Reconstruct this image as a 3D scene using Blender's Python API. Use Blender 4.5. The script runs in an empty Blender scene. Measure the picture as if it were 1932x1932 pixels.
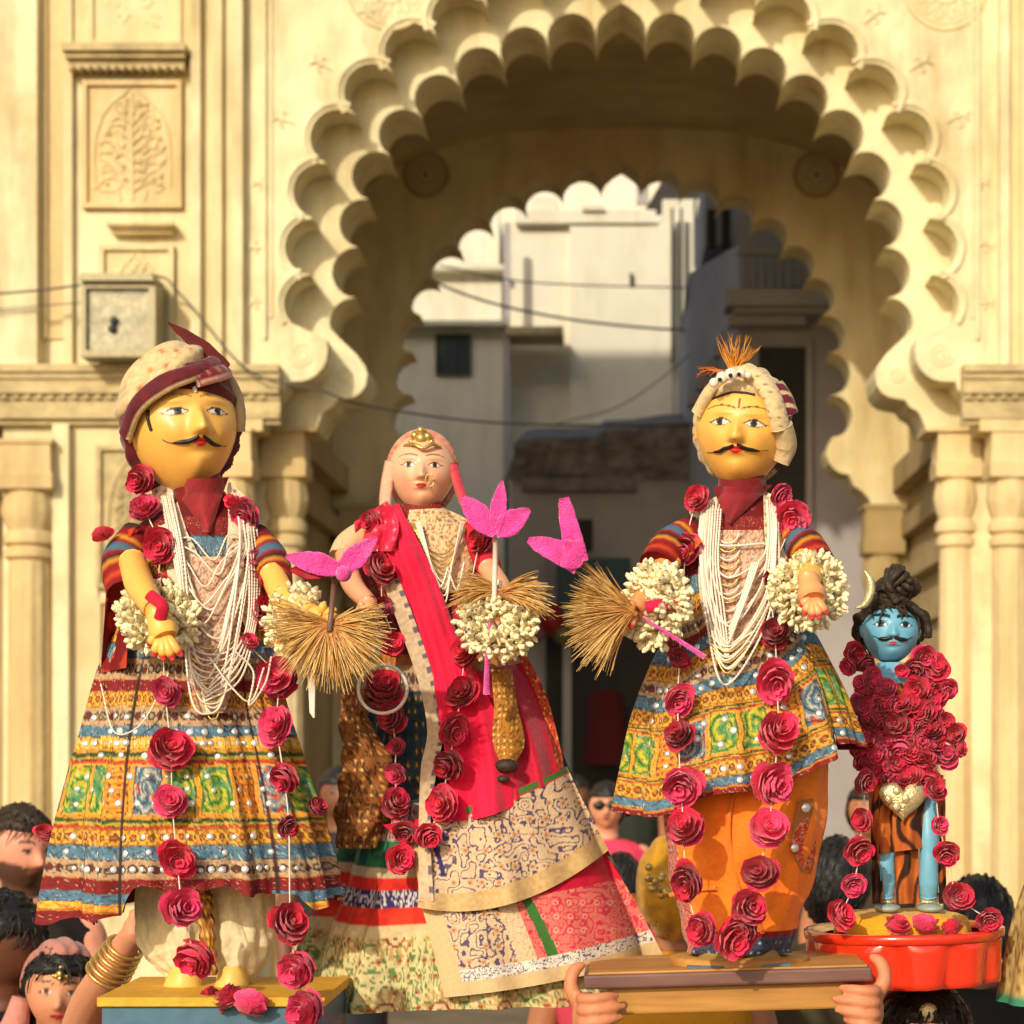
import bpy, bmesh, math, random
import numpy as np
from mathutils import Vector, Matrix, Euler
from mathutils.geometry import delaunay_2d_cdt
S = bpy.context.scene
COLL = S.collection
# ---------------------------------------------------------------- camera, sky, sun, exposure
KF, U0, V0, CH = 3955.0, 1171.0, 1410.0, 1.94      # focal length, vanishing point (in 1932-wide photo units), eye height
cd = bpy.data.cameras.new('camera'); cam = bpy.data.objects.new('camera', cd); COLL.objects.link(cam)
cam.location = (0, 0, CH); cam.rotation_euler = (math.radians(90), 0, 0)
cd.sensor_width = 36; cd.lens = 36*KF/1932
cd.shift_x = (966-U0)/1932; cd.shift_y = (V0-966)/1932
cd.clip_start = 0.05; cd.clip_end = 3000
cd.dof.use_dof = True; cd.dof.focus_distance = 3.5; cd.dof.aperture_fstop = 6.5
S.camera = cam
SUN_AZ, SUN_EL = math.radians(22), math.radians(26)   # sun behind the camera, to its left
w = bpy.data.worlds.new('World'); S.world = w; w.use_nodes = True
wn = w.node_tree.nodes; bg = wn['Background']
sky = wn.new('ShaderNodeTexSky'); sky.sky_type = 'NISHITA'; sky.sun_disc = False
sky.sun_elevation = SUN_EL; sky.sun_rotation = math.radians(180)+SUN_AZ
sky.dust_density = 3.0; sky.air_density = 1.2; sky.ozone_density = 0.7
w.node_tree.links.new(sky.outputs[0], bg.inputs[0]); bg.inputs[1].default_value = 0.15
sl = bpy.data.lights.new('sun', 'SUN'); sl.energy = 3.2; sl.angle = math.radians(0.9); sl.color = (1.0, 0.91, 0.73)
sun = bpy.data.objects.new('sun', sl); COLL.objects.link(sun)
SD = Vector((-math.sin(SUN_AZ)*math.cos(SUN_EL), -math.cos(SUN_AZ)*math.cos(SUN_EL), math.sin(SUN_EL)))
sun.rotation_euler = SD.to_track_quat('Z', 'Y').to_euler(); sun.location = (-6, -10, 9)
S.view_settings.view_transform = 'Standard'; S.view_settings.look = 'None'
S.view_settings.exposure = -0.10; S.view_settings.gamma = 1.0; S.view_settings.use_curve_mapping = False
S.render.engine = 'CYCLES'; S.render.resolution_x = S.render.resolution_y = 1024

# ---------------------------------------------------------------- helpers
R = random.Random(7)
PI = math.pi
def P(u, v, Y):
    return np.stack(np.broadcast_arrays((np.asarray(u, float)-U0)/KF*Y, np.asarray(Y, float), CH+(V0-np.asarray(v, float))/KF*Y), -1)
def srgb(r, g, b):
    f = lambda c: (c/255/12.92 if c <= 10 else ((c/255+0.055)/1.055)**2.4)
    return (f(r), f(g), f(b))
def thing(name, label, cat, loc=(0, 0, 0), group=None):
    o = bpy.data.objects.new(name, None); COLL.objects.link(o); o.location = tuple(map(float, loc)); o.empty_display_size = 0.1
    o['label'] = label; o['category'] = cat
    if group: o['group'] = group
    return o
def tag(o, label=None, cat=None, group=None, kind=None):
    for k, x in (('label', label), ('category', cat), ('group', group), ('kind', kind)):
        if x: o[k] = x
    return o
def rootloc(p):
    l = Vector((0, 0, 0))
    while p is not None: l += p.location; p = p.parent
    return l
class MB:
    """collects shapes (world coordinates) for one mesh object"""
    def __init__(s): s.v = []; s.f = []; s.c = []; s.n = 0
    def add(s, V, F, col=None):
        V = np.asarray(V, float).reshape(-1, 3); s.v.append(V)
        n = s.n; s.f.extend([tuple(i+n for i in f) for f in F]); s.n += len(V)
        if col is None: col = (1, 1, 1)
        col = np.asarray(col, float)
        s.c.append(np.broadcast_to(col, (len(V), 3)) if col.ndim == 1 else col)
        return s
    def box(s, x0, x1, y0, y1, z0, z1, col=None):
        V = [(x, y, z) for x in (x0, x1) for y in (y0, y1) for z in (z0, z1)]
        return s.add(V, [(0, 1, 3, 2), (4, 6, 7, 5), (0, 4, 5, 1), (2, 3, 7, 6), (0, 2, 6, 4), (1, 5, 7, 3)], col)
    def pbox(s, u0, u1, v0, v1, Ya, Yb, ref, col=None):
        a = P(u0, v1, ref); b = P(u1, v0, ref)
        return s.box(a[0], b[0], Ya, Yb, a[2], b[2], col)
    def grid(s, G, cu=False, cv=False, col=None):
        n, m = G.shape[:2]; F = []
        i = np.arange(n if cu else n-1); j = np.arange(m if cv else m-1)
        I, J = np.meshgrid(i, j, indexing='ij'); I2 = (I+1) % n; J2 = (J+1) % m
        Q = np.stack([I*m+J, I2*m+J, I2*m+J2, I*m+J2], -1).reshape(-1, 4)
        return s.add(G.reshape(-1, 3), Q.tolist(), None if col is None else (np.asarray(col).reshape(-1, 3) if np.asarray(col).ndim > 1 else col))
    def tube(s, pts, rad, sides=8, col=None, flat=None, caps=True):
        pts = np.asarray(pts, float); n = len(pts)
        rad = np.broadcast_to(np.asarray(rad, float), (n,))
        T = np.gradient(pts, axis=0); T /= np.linalg.norm(T, axis=1, keepdims=True)+1e-12
        up = np.array([0, 0, 1.]) if abs(T[0][2]) < 0.9 else np.array([0, 1., 0])
        N = np.cross(T[0], up); N /= np.linalg.norm(N)+1e-12
        G = np.zeros((n, sides, 3)); A = np.linspace(0, 2*PI, sides, endpoint=False)
        for i in range(n):
            N = N-T[i]*np.dot(N, T[i]); N /= np.linalg.norm(N)+1e-12
            B = np.cross(T[i], N); k = 1 if flat is None else flat
            G[i] = pts[i]+rad[i]*(np.cos(A)[:, None]*N*k+np.sin(A)[:, None]*B)
        c = None
        if col is not None:
            c = np.asarray(col, float)
            c = np.repeat(c, sides, 0) if c.ndim > 1 else c
        s.grid(G, False, True, c)
        if caps:
            b = s.n-n*sides
            s.f.append(tuple(range(b+sides-1, b-1, -1))); s.f.append(tuple(range(b+(n-1)*sides, b+n*sides)))
        return s
    def sphere(s, c, r, n=10, m=7, col=None, rot=None):
        r = np.broadcast_to(np.asarray(r, float), (3,))
        e = np.linspace(-PI/2, PI/2, m); a = np.linspace(0, 2*PI, n, endpoint=False)
        E, A = np.meshgrid(e, a, indexing='ij')
        G = np.stack([np.cos(E)*np.cos(A), np.cos(E)*np.sin(A), np.sin(E)], -1)*r
        if rot is not None: G = G@np.asarray(rot).T
        return s.grid(G+np.asarray(c, float), False, True, col)
    def build(s, name, mat, parent=None, smooth=True, loc=None, auto=None):
        me = bpy.data.meshes.new(name); V = np.concatenate(s.v)
        L = rootloc(parent) if parent is not None else Vector(loc if loc is not None else (0, 0, 0))
        V = V-np.array(L)
        me.from_pydata(V.tolist(), [], s.f)
        ca = me.color_attributes.new('Col', 'FLOAT_COLOR', 'POINT')
        C = np.ones((len(V), 4)); C[:, :3] = np.concatenate(s.c); ca.data.foreach_set('color', C.ravel())
        if smooth: me.polygons.foreach_set('use_smooth', [True]*len(me.polygons))
        me.update()
        me.materials.append(mat)
        o = bpy.data.objects.new(name, me); COLL.objects.link(o)
        if parent is not None: o.parent = parent
        elif loc is not None: o.location = tuple(map(float, loc))
        if auto:
            try:
                me.set_sharp_from_angle(angle=math.radians(auto))
            except Exception: pass
        return o
def place(name, me, parent, loc, rot=(0, 0, 0), sc=1.0):
    o = bpy.data.objects.new(name, me); COLL.objects.link(o); o.parent = parent
    L = rootloc(parent) if parent is not None else Vector((0, 0, 0))
    o.location = Vector(tuple(map(float, loc)))-L; o.rotation_euler = rot
    o.scale = (sc,)*3 if np.isscalar(sc) else sc
    return o
_h = np.random.RandomState(3).rand(256, 256)
def vnoise(x, y):
    x = np.asarray(x, float); y = np.asarray(y, float)
    xi = np.floor(x).astype(int); yi = np.floor(y).astype(int); fx = x-xi; fy = y-yi
    fx = fx*fx*(3-2*fx); fy = fy*fy*(3-2*fy)
    g = lambda a, b: _h[a % 256, b % 256]
    return (g(xi, yi)*(1-fx)+g(xi+1, yi)*fx)*(1-fy)+(g(xi, yi+1)*(1-fx)+g(xi+1, yi+1)*fx)*fy
def mix(a, b, t):
    t = np.asarray(t, float)[..., None]; return np.asarray(a)*(1-t)+np.asarray(b)*t
def sstep(a, b, x): t = np.clip((np.asarray(x, float)-a)/(b-a), 0, 1); return t*t*(3-2*t)
def crom(pts, n):
    """smooth curve through points"""
    p = np.asarray(pts, float); m = len(p)
    if m == 2: return p[0]+(p[1]-p[0])*np.linspace(0, 1, n)[:, None]
    q = np.vstack([2*p[0]-p[1], p, 2*p[-1]-p[-2]]); t = np.linspace(0, m-1-1e-9, n); i = t.astype(int); f = (t-i)[:, None]
    a, b, c, d = q[i], q[i+1], q[i+2], q[i+3]
    return 0.5*(2*b+(c-a)*f+(2*a-5*b+4*c-d)*f*f+(3*b-a-3*c+d)*f**3)
# ---------------------------------------------------------------- materials
def material(name, col=(0.5, 0.5, 0.5), rough=0.7, var=0.12, vscale=8, bump=0.15, bscale=60, metal=0, attr=False, col2=None, spec=0.4,
             stretch=None, grime=None, sub=0, rnd=0.0, coat=0, sheen=0, trans=0, thr=(0.35, 0.65), bdist=0.01):
    m = bpy.data.materials.new(name); m.use_nodes = True; nt = m.node_tree; N = nt.nodes; Lk = nt.links.new
    b = N['Principled BSDF']; b.inputs['Roughness'].default_value = rough; b.inputs['Metallic'].default_value = metal
    b.inputs['Specular IOR Level'].default_value = spec
    if coat: b.inputs['Coat Weight'].default_value = coat; b.inputs['Coat Roughness'].default_value = 0.12
    if sheen: b.inputs['Sheen Weight'].default_value = sheen
    if trans: b.inputs['Transmission Weight'].default_value = trans
    if sub: b.inputs['Subsurface Weight'].default_value = sub; b.inputs['Subsurface Radius'].default_value = (0.02, 0.008, 0.004)
    tc = N.new('ShaderNodeTexCoord'); mp = N.new('ShaderNodeMapping'); Lk(tc.outputs['Object'], mp.inputs[0])
    if stretch: mp.inputs['Scale'].default_value = stretch
    n1 = N.new('ShaderNodeTexNoise'); n1.inputs['Scale'].default_value = vscale; n1.inputs['Detail'].default_value = 6; Lk(mp.outputs[0], n1.inputs[0])
    if attr:
        a = N.new('ShaderNodeAttribute'); a.attribute_name = 'Col'; src = a.outputs[0]
    else:
        r = N.new('ShaderNodeRGB'); r.outputs[0].default_value = (*col, 1); src = r.outputs[0]
    if col2 is not None:
        rp = N.new('ShaderNodeMapRange'); rp.inputs[1].default_value = thr[0]; rp.inputs[2].default_value = thr[1]; Lk(n1.outputs[0], rp.inputs[0])
        mx = N.new('ShaderNodeMix'); mx.data_type = 'RGBA'; Lk(rp.outputs[0], mx.inputs[0]); Lk(src, mx.inputs[6]); mx.inputs[7].default_value = (*col2, 1); src = mx.outputs[2]
    if grime is not None:
        mg = N.new('ShaderNodeMapping'); Lk(tc.outputs['Object'], mg.inputs[0]); mg.inputs['Scale'].default_value = (1, 1, 0.22)
        ng = N.new('ShaderNodeTexNoise'); ng.inputs['Scale'].default_value = 2.6; ng.inputs['Detail'].default_value = 9; ng.inputs['Roughness'].default_value = 0.62; Lk(mg.outputs[0], ng.inputs[0])
        rg = N.new('ShaderNodeMapRange'); rg.inputs[1].default_value = 0.50; rg.inputs[2].default_value = 0.74; rg.inputs[4].default_value = 0.9; Lk(ng.outputs[0], rg.inputs[0])
        mq = N.new('ShaderNodeMix'); mq.data_type = 'RGBA'; Lk(rg.outputs[0], mq.inputs[0]); Lk(src, mq.inputs[6]); mq.inputs[7].default_value = (*grime, 1); src = mq.outputs[2]
    n3 = N.new('ShaderNodeTexNoise'); n3.inputs['Scale'].default_value = vscale*3.7; n3.inputs['Detail'].default_value = 8; Lk(mp.outputs[0], n3.inputs[0])
    hs = N.new('ShaderNodeHueSaturation'); Lk(src, hs.inputs['Color'])
    mr = N.new('ShaderNodeMapRange'); mr.inputs[1].default_value = 0.25; mr.inputs[2].default_value = 0.75; mr.inputs[3].default_value = 1-var; mr.inputs[4].default_value = 1+var
    Lk(n3.outputs[0], mr.inputs[0])
    if rnd:
        oi = N.new('ShaderNodeObjectInfo'); m2 = N.new('ShaderNodeMapRange'); m2.inputs[3].default_value = 1-rnd; m2.inputs[4].default_value = 1+rnd
        Lk(oi.outputs['Random'], m2.inputs[0]); mm = N.new('ShaderNodeMath'); mm.operation = 'MULTIPLY'; Lk(mr.outputs[0], mm.inputs[0]); Lk(m2.outputs[0], mm.inputs[1]); Lk(mm.outputs[0], hs.inputs['Value'])
    else: Lk(mr.outputs[0], hs.inputs['Value'])
    Lk(hs.outputs[0], b.inputs['Base Color'])
    if bump:
        n2 = N.new('ShaderNodeTexNoise'); n2.inputs['Scale'].default_value = bscale; n2.inputs['Detail'].default_value = 5; Lk(tc.outputs['Object'], n2.inputs[0])
        bp = N.new('ShaderNodeBump'); bp.inputs['Strength'].default_value = bump; bp.inputs['Distance'].default_value = bdist
        Lk(n2.outputs[0], bp.inputs['Height']); Lk(bp.outputs[0], b.inputs['Normal'])
    return m
M = {}
M['wall'] = material('limewash', (0.68, 0.575, 0.32), 0.85, 0.10, 0.9, 0.3, 9, col2=(0.60, 0.40, 0.18), thr=(0.50, 0.78), bdist=0.03, grime=(0.44, 0.31, 0.13))
M['wallb'] = material('limewash_pale', (0.74, 0.655, 0.40), 0.85, 0.12, 1.2, 0.5, 9, col2=(0.62, 0.48, 0.24), thr=(0.48, 0.80), bdist=0.03, grime=(0.44, 0.31, 0.13))
M['stone'] = material('sandstone', (0.60, 0.43, 0.19), 0.85, 0.14, 1.6, 0.4, 12, col2=(0.70, 0.55, 0.30), stretch=(1, 1, 0.25), bdist=0.03, grime=(0.44, 0.31, 0.13))
M['old'] = material('weathered_stone', (0.52, 0.41, 0.21), 0.9, 0.2, 2.5, 0.6, 14, col2=(0.30, 0.23, 0.11), thr=(0.5, 0.8), bdist=0.03)
M['inner'] = material('passage_plaster', (0.46, 0.345, 0.165), 0.9, 0.15, 0.7, 0.3, 8, col2=(0.34, 0.24, 0.10), bdist=0.02)  # browner than the limewash: the vault's shade is partly put into this colour
M['ground'] = material('paving', (0.24, 0.18, 0.11), 0.9, 0.2, 1.5, 0.5, 10, col2=(0.17, 0.13, 0.085))
M['white'] = material('white_plaster', (0.80, 0.73, 0.58), 0.85, 0.06, 0.5, 0.2, 6, col2=(0.70, 0.63, 0.48), thr=(0.5, 0.85), grime=(0.62, 0.54, 0.38))
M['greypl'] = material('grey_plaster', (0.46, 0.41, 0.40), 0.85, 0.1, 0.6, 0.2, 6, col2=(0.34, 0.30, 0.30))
M['slate'] = material('dark_masonry', (0.16, 0.135, 0.12), 0.9, 0.4, 2.2, 0.8, 7, col2=(0.27, 0.23, 0.20), bdist=0.05)
M['dark'] = material('dark_void', (0.035, 0.03, 0.025), 0.8, 0.2, 3, 0)
M['iron'] = material('dark_iron', (0.05, 0.045, 0.04), 0.6, 0.2, 5, 0.1, 40)
M['wire'] = material('cable_rubber', (0.09, 0.075, 0.06), 0.7, 0.1, 5, 0)
M['lampbody'] = material('grey_lamp_metal', (0.30, 0.26, 0.15), 0.5, 0.15, 6, 0.2, 50, metal=0.3)
M['glass'] = material('lamp_glass', (0.22, 0.195, 0.10), 0.12, 0.3, 14, 0.4, 20, spec=0.8, col2=(0.42, 0.38, 0.22))
M['pane'] = material('dark_pane', (0.03, 0.035, 0.05), 0.15, 0.4, 3, 0, spec=0.7, col2=(0.06, 0.12, 0.03), thr=(0.6, 0.7))
# ---------------------------------------------------------------- ground
g = MB().add([(-400, -60, 0), (400, -60, 0), (400, 900, 0), (-400, 900, 0)], [(0, 1, 2, 3)]).build('ground', M['ground']); tag(g, kind='structure')

# ---------------------------------------------------------------- the gateway
YA, YB, YC, YD = 14.5, 14.85, 15.45, 18.2      # outer ring, inner ring, passage, far wall
C1 = [(0, -52), (102, -42), (203, -15), (308, 31), (396, 97), (474, 172), (539, 257), (583, 358), (591, 465), (591, 572)]
C2 = [(0, 57), (96, 63), (184, 93), (271, 130), (348, 184), (418, 250), (469, 332), (501, 419), (508, 514), (512, 609)]
C3 = [(0, 345), (80, 352), (150, 374), (220, 405), (280, 449), (333, 500), (372, 562), (395, 628), (400, 705), (402, 785)]
E1 = [(556, 640), (554, 660), (557, 681), (564, 695), (575, 707), (588, 715), (602, 719), (631, 720), (636, 735), (650, 752), (664, 768), (685, 786), (722, 790), (722, 2100)]
E2 = [(530, 640), (518, 651), (500, 668), (484, 690), (479, 707), (483, 728), (492, 741), (505, 749), (537, 755), (544, 767), (560, 776), (566, 786), (575, 808), (648, 812), (648, 2100)]
E3 = [(396, 833), (388, 845), (386, 856), (392, 873), (402, 885), (413, 892), (430, 895), (434, 906), (440, 917), (455, 927), (469, 943), (474, 969), (474, 2100)]
ARCS = []
def foils(C, E, inw, seg=12, sag=0.57, endt=1.0):
    """right half of a cusped arch opening: list of (half width, v)"""
    C = np.array(C, float); cen = np.array([0, 520.])
    Q = []
    full = np.vstack([C[1]*[-1, 1], C, [C[-1][0]*1.0+(C[-1][0]-C[-2][0]), C[-1][1]+(C[-1][1]-C[-2][1])]])
    for i in range(len(full)-1):
        mpt = (full[i]+full[i+1])/2; d = np.array([0, max(mpt[1], 430)])-mpt; d /= np.linalg.norm(d)
        Q.append(mpt+d*inw)
    out = []; ARCS.clear()
    for k in range(len(C)):
        a, b = Q[k], Q[k+1]; ch = b-a; c = np.linalg.norm(ch); sg = (sag if k < 7 else 0.49)*c; r = (c*c/4+sg*sg)/(2*sg)
        n = np.array([ch[1], -ch[0]])/c       # outward
        ctr = (a+b)/2+n*(sg-r); a0 = math.atan2(*(a-ctr)[::-1]); a1 = math.atan2(*(b-ctr)[::-1])
        while a1 < a0: a1 += 2*PI
        ARCS.append((ctr, r, a0, a1))
        for t in np.linspace(0, 1, seg+1)[:-1]:
            if k == len(C)-1 and t > endt: continue
            an = a0+(a1-a0)*t; p = ctr+r*np.array([math.cos(an), math.sin(an)])
            if k == 0:
                if t < 0.5: continue
                p[1] -= 0.20*r*max(0, 1-abs(p[0])/(0.45*r))
                p[0] = max(p[0], 0)
            out.append(tuple(p))
    out[0] = (0.0, out[0][1])
    if endt >= 1: out.append(tuple(Q[len(C)]))
    out += E
    return out
def archwall(mb, half, Yf, Yb, outer, ref=None):
    """wall with an arch opening; outer: rest of the half outline from the bottom round to the top centre"""
    ref = ref or Yf
    zf = lambda v: CH+(V0-v)/KF*ref
    H = [(h/KF*ref, max(zf(v), 0.0)) for h, v in half]+outer
    for sx in (1, -1):
        pts = [(sx*x+(1172-U0)/KF*ref, z) for x, z in H]
        q2 = [Vector(p) for p in pts]; vv, ee, T, ov, oe, of = delaunay_2d_cdt(q2, [(i, (i+1) % len(q2)) for i in range(len(q2))], [], 1, 1e-6)
        if len(vv) != len(pts): print('CDT mismatch', len(vv), len(pts))
        T = [tuple(ov[i][0] for i in t) for t in T]
        T = [t if (Vector((*pts[t[1]], 0))-Vector((*pts[t[0]], 0))).cross(Vector((*pts[t[2]], 0))-Vector((*pts[t[0]], 0))).z*sx > 0 else t[::-1] for t in T]
        n = len(pts); V = [(x, Yf, z) for x, z in pts]+[(x, Yb, z) for x, z in pts]
        F = T+[tuple(i+n for i in t[::-1]) for t in T]
        F += [(i, i+1, i+1+n, i+n) for i in range(n-1)]
        if sx < 0: F = [f[::-1] for f in F]
        mb.add(V, F)
ZT = 12.9; XB = 20.0
gate = thing('gateway', 'tall cream limewashed palace gateway with a scalloped many-cusped arch over a vaulted passage', 'gateway', (0, YA, 0))
kx = YA/KF
bayz = CH+(V0-700)/KF*YA; bx0 = 1166*kx; bx1 = 2300*kx
mb = MB(); archwall(mb, foils(C1, E1, 6, endt=0.8), YA, YB-0.002, [(bx0, 0), (bx0, bayz), (bx1, bayz), (bx1, 0), (XB, 0), (XB, ZT), (0, ZT)])
mb.build('outer_arch_wall', M['wallb'], gate, False)
mb = MB(); archwall(mb, foils(C2, E2, 8, endt=0.62), YB, YC, [(bx0-0.3, 0), (bx0-0.3, ZT-0.4), (0, ZT-0.4)])
mb.build('inner_arch_ring', M['wallb'], gate, False)
mb = MB(); archwall(mb, foils(C3, E3, 5), YD, YD+0.45, [(XB, 0), (XB, ZT), (0, ZT)])
mb.build('far_arch_wall', M['wall'], gate, False)
pw = 2.50; pz = 7.32
for sx in (-1, 1):
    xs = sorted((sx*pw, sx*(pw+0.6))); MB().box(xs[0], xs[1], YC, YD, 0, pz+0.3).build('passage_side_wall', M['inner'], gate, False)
A = np.linspace(-1, 1, 25); G = np.zeros((25, 2, 3))
for i, a in enumerate(A):
    zz = pz-0.75*abs(a)**3.0
    G[i, :, 0] = a*pw; G[i, 0, 1] = YC-0.0; G[i, 1, 1] = YD; G[i, :, 2] = zz
G2 = G.copy(); G2[:, :, 2] = pz+0.3
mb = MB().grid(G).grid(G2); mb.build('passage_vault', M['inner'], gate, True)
mb = MB(); mb.box(-XB, XB, YC, YD+0.4, ZT-0.25, ZT-0.02); mb.build('roof_slab', M['old'], gate, False)
for sx in (-1, 1):      # side bays left and right of the pier
    mb = MB()
    xs = sorted((sx*(bx0-0.3), sx*(bx1+0.2))); mb.box(xs[0], xs[1], 16.6, 16.9, 0, ZT-1)
    mb.box(xs[0], xs[1], YB, 16.6, bayz+0.3, bayz+0.5)
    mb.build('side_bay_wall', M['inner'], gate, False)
# ledges inside the passage
for sx in (-1, 1):
    for z, h, d in ((4.15, 0.22, 0.14), (3.75, 0.16, 0.09), (2.95, 0.10, 0.06), (3.35, 0.12, 0.1)):
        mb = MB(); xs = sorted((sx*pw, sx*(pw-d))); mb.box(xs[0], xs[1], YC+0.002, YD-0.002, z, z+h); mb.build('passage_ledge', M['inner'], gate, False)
# raised rims round the outer cusps
foils(C1, E1, 6, endt=0.8); RIMS = list(ARCS)
for sx in (-1, 1):
    for k, (ctr, r, a0, a1) in enumerate(RIMS):
        if k == 0 and sx < 0: continue
        pad = 0.30; a = np.linspace(a0+pad, a1-(pad if k < 9 else 0.9), 22); y0 = YA-0.014-0.004*(k % 2)
        G = np.zeros((22, 4, 3))
        for j, rr in enumerate((r+5, r+6, r+15, r+16)):
            G[:, j] = P(1172+sx*(ctr[0]+np.cos(a)*rr), ctr[1]+np.sin(a)*rr, YA); G[:, j, 1] = y0 if j in (1, 2) else YA+0.01
        MB().grid(G).build('cusp_rim', M['wallb'], gate, True)
# carved sprays between rims and frame
def spray(u, v, ang, L, seed, Y=YA, name='carved_spray', par=None, mat=None, rad=2.0):
    rr = random.Random(seed); mb = MB(); c, s = math.cos(ang), math.sin(ang)
    def loc(p): return [(u+x*c-y*s, v+x*s+y*c) for x, y in p]
    def tb(pts, r):
        q = crom(loc(pts), 9); w_ = P(q[:, 0], q[:, 1], Y); w_[:, 1] = Y-0.006
        mb.tube(w_, np.array([0.6, 1, 1, 1, 1, 1, 1, 0.9, 0.5])*r*Y/KF, 6)
    b = rr.uniform(-0.15, 0.15)*L
    tb([(0, 0), (L*0.5, b), (L, b*0.3)], rad)
    for sg in (-1, 1):
        tb([(L*0.45, b), (L*0.65, sg*L*0.2), (L*0.55, sg*L*0.36), (L*0.4, sg*L*0.3)], rad*0.8)
        tb([(L*0.8, b*0.5), (L*1.0, sg*L*0.14), (L*1.05, sg*L*0.26)], rad*1.3)
    return mb.build(name, mat or M['wallb'], par or gate, True)
for sx in (-1, 1):
    for k in range(3, 10):
        h, v = C1[k]; a = math.atan2(v-max(v, 430), h)
        u = 1172+sx*(h+math.cos(a)*80); vv = v+math.sin(a)*80
        spray(u, vv, a if sx > 0 else PI-a, 42 if k < 7 else 30, k*7+sx)
# roundels in the spandrels
def roundel(u, v, r, Y, mat, name='carved_roundel', par=None):
    mb = MB(); a = np.linspace(0, 2*PI, 40, endpoint=False)
    for rr, th in ((r, 3.2), (r*0.86, 1.6), (r*0.36, 2)):
        q = P(u+np.cos(a)*rr, v+np.sin(a)*rr, Y); q = np.vstack([q, q[:1]]); mb.tube(q, th*Y/KF, 6)
    for i in range(14):
        t = i*2*PI/14; pts = [(u+math.cos(t+d)*r*q, v+math.sin(t+d)*r*q) for d, q in ((0, .38), (.16, .55), (.1, .75), (-.1, .72), (-.14, .55))]
        q = crom(pts, 10); mb.tube(P(q[:, 0], q[:, 1], Y), 1.7*Y/KF, 5)
    c = P(u, v, Y); mb.sphere(c, (r*0.2*Y/KF, 0.02, r*0.2*Y/KF))
    return mb.build(name, mat, par or gate, True)
roundel(735, -22, 78, YA, M['wall']); roundel(1172+437+175, -22, 78, YA, M['wall'])
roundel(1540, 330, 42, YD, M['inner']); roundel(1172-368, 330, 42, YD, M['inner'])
# wall surface of the flanking piers: strips (u0,u1,v0,v1, proud), mirrored
def strip(u0, u1, v0, v1, pr, mat='wall', name='pier_moulding', back=YA, both=True):
    o = MB().pbox(u0, u1, v0, v1, back-pr, back-0.001, YA)
    o = o.build(name, M[mat], gate, False)
    if both: MB().pbox(2344-u1, 2344-u0, v0, v1, back-pr, back-0.001, YA).build(name, M[mat], gate, False)
VT = -700
strip(497, 503, VT, 640, 0.03, 'wallb'); strip(508, 514, VT, 600, 0.015, 'wallb')
strip(444, 462, VT, 694, 0.10, 'wallb'); strip(424, 444, VT, 694, 0.055); strip(404, 424, VT, 694, 0.11, 'wall'); strip(384, 404, VT, 694, 0.05)
strip(366, 384, VT, 694, 0.12, 'wallb')
strip(-60, 80, VT, 694, 0.14, 'wallb', 'pier_face')
strip(80, 92, VT, 640, 0.05, 'stone'); strip(92, 124, VT, 640, 0.02, 'stone', 'pier_face'); strip(124, 140, VT, 694, 0.06, 'wall')
strip(140, 366, VT, 100, 0.03, 'wall', 'pier_panel')
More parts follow.
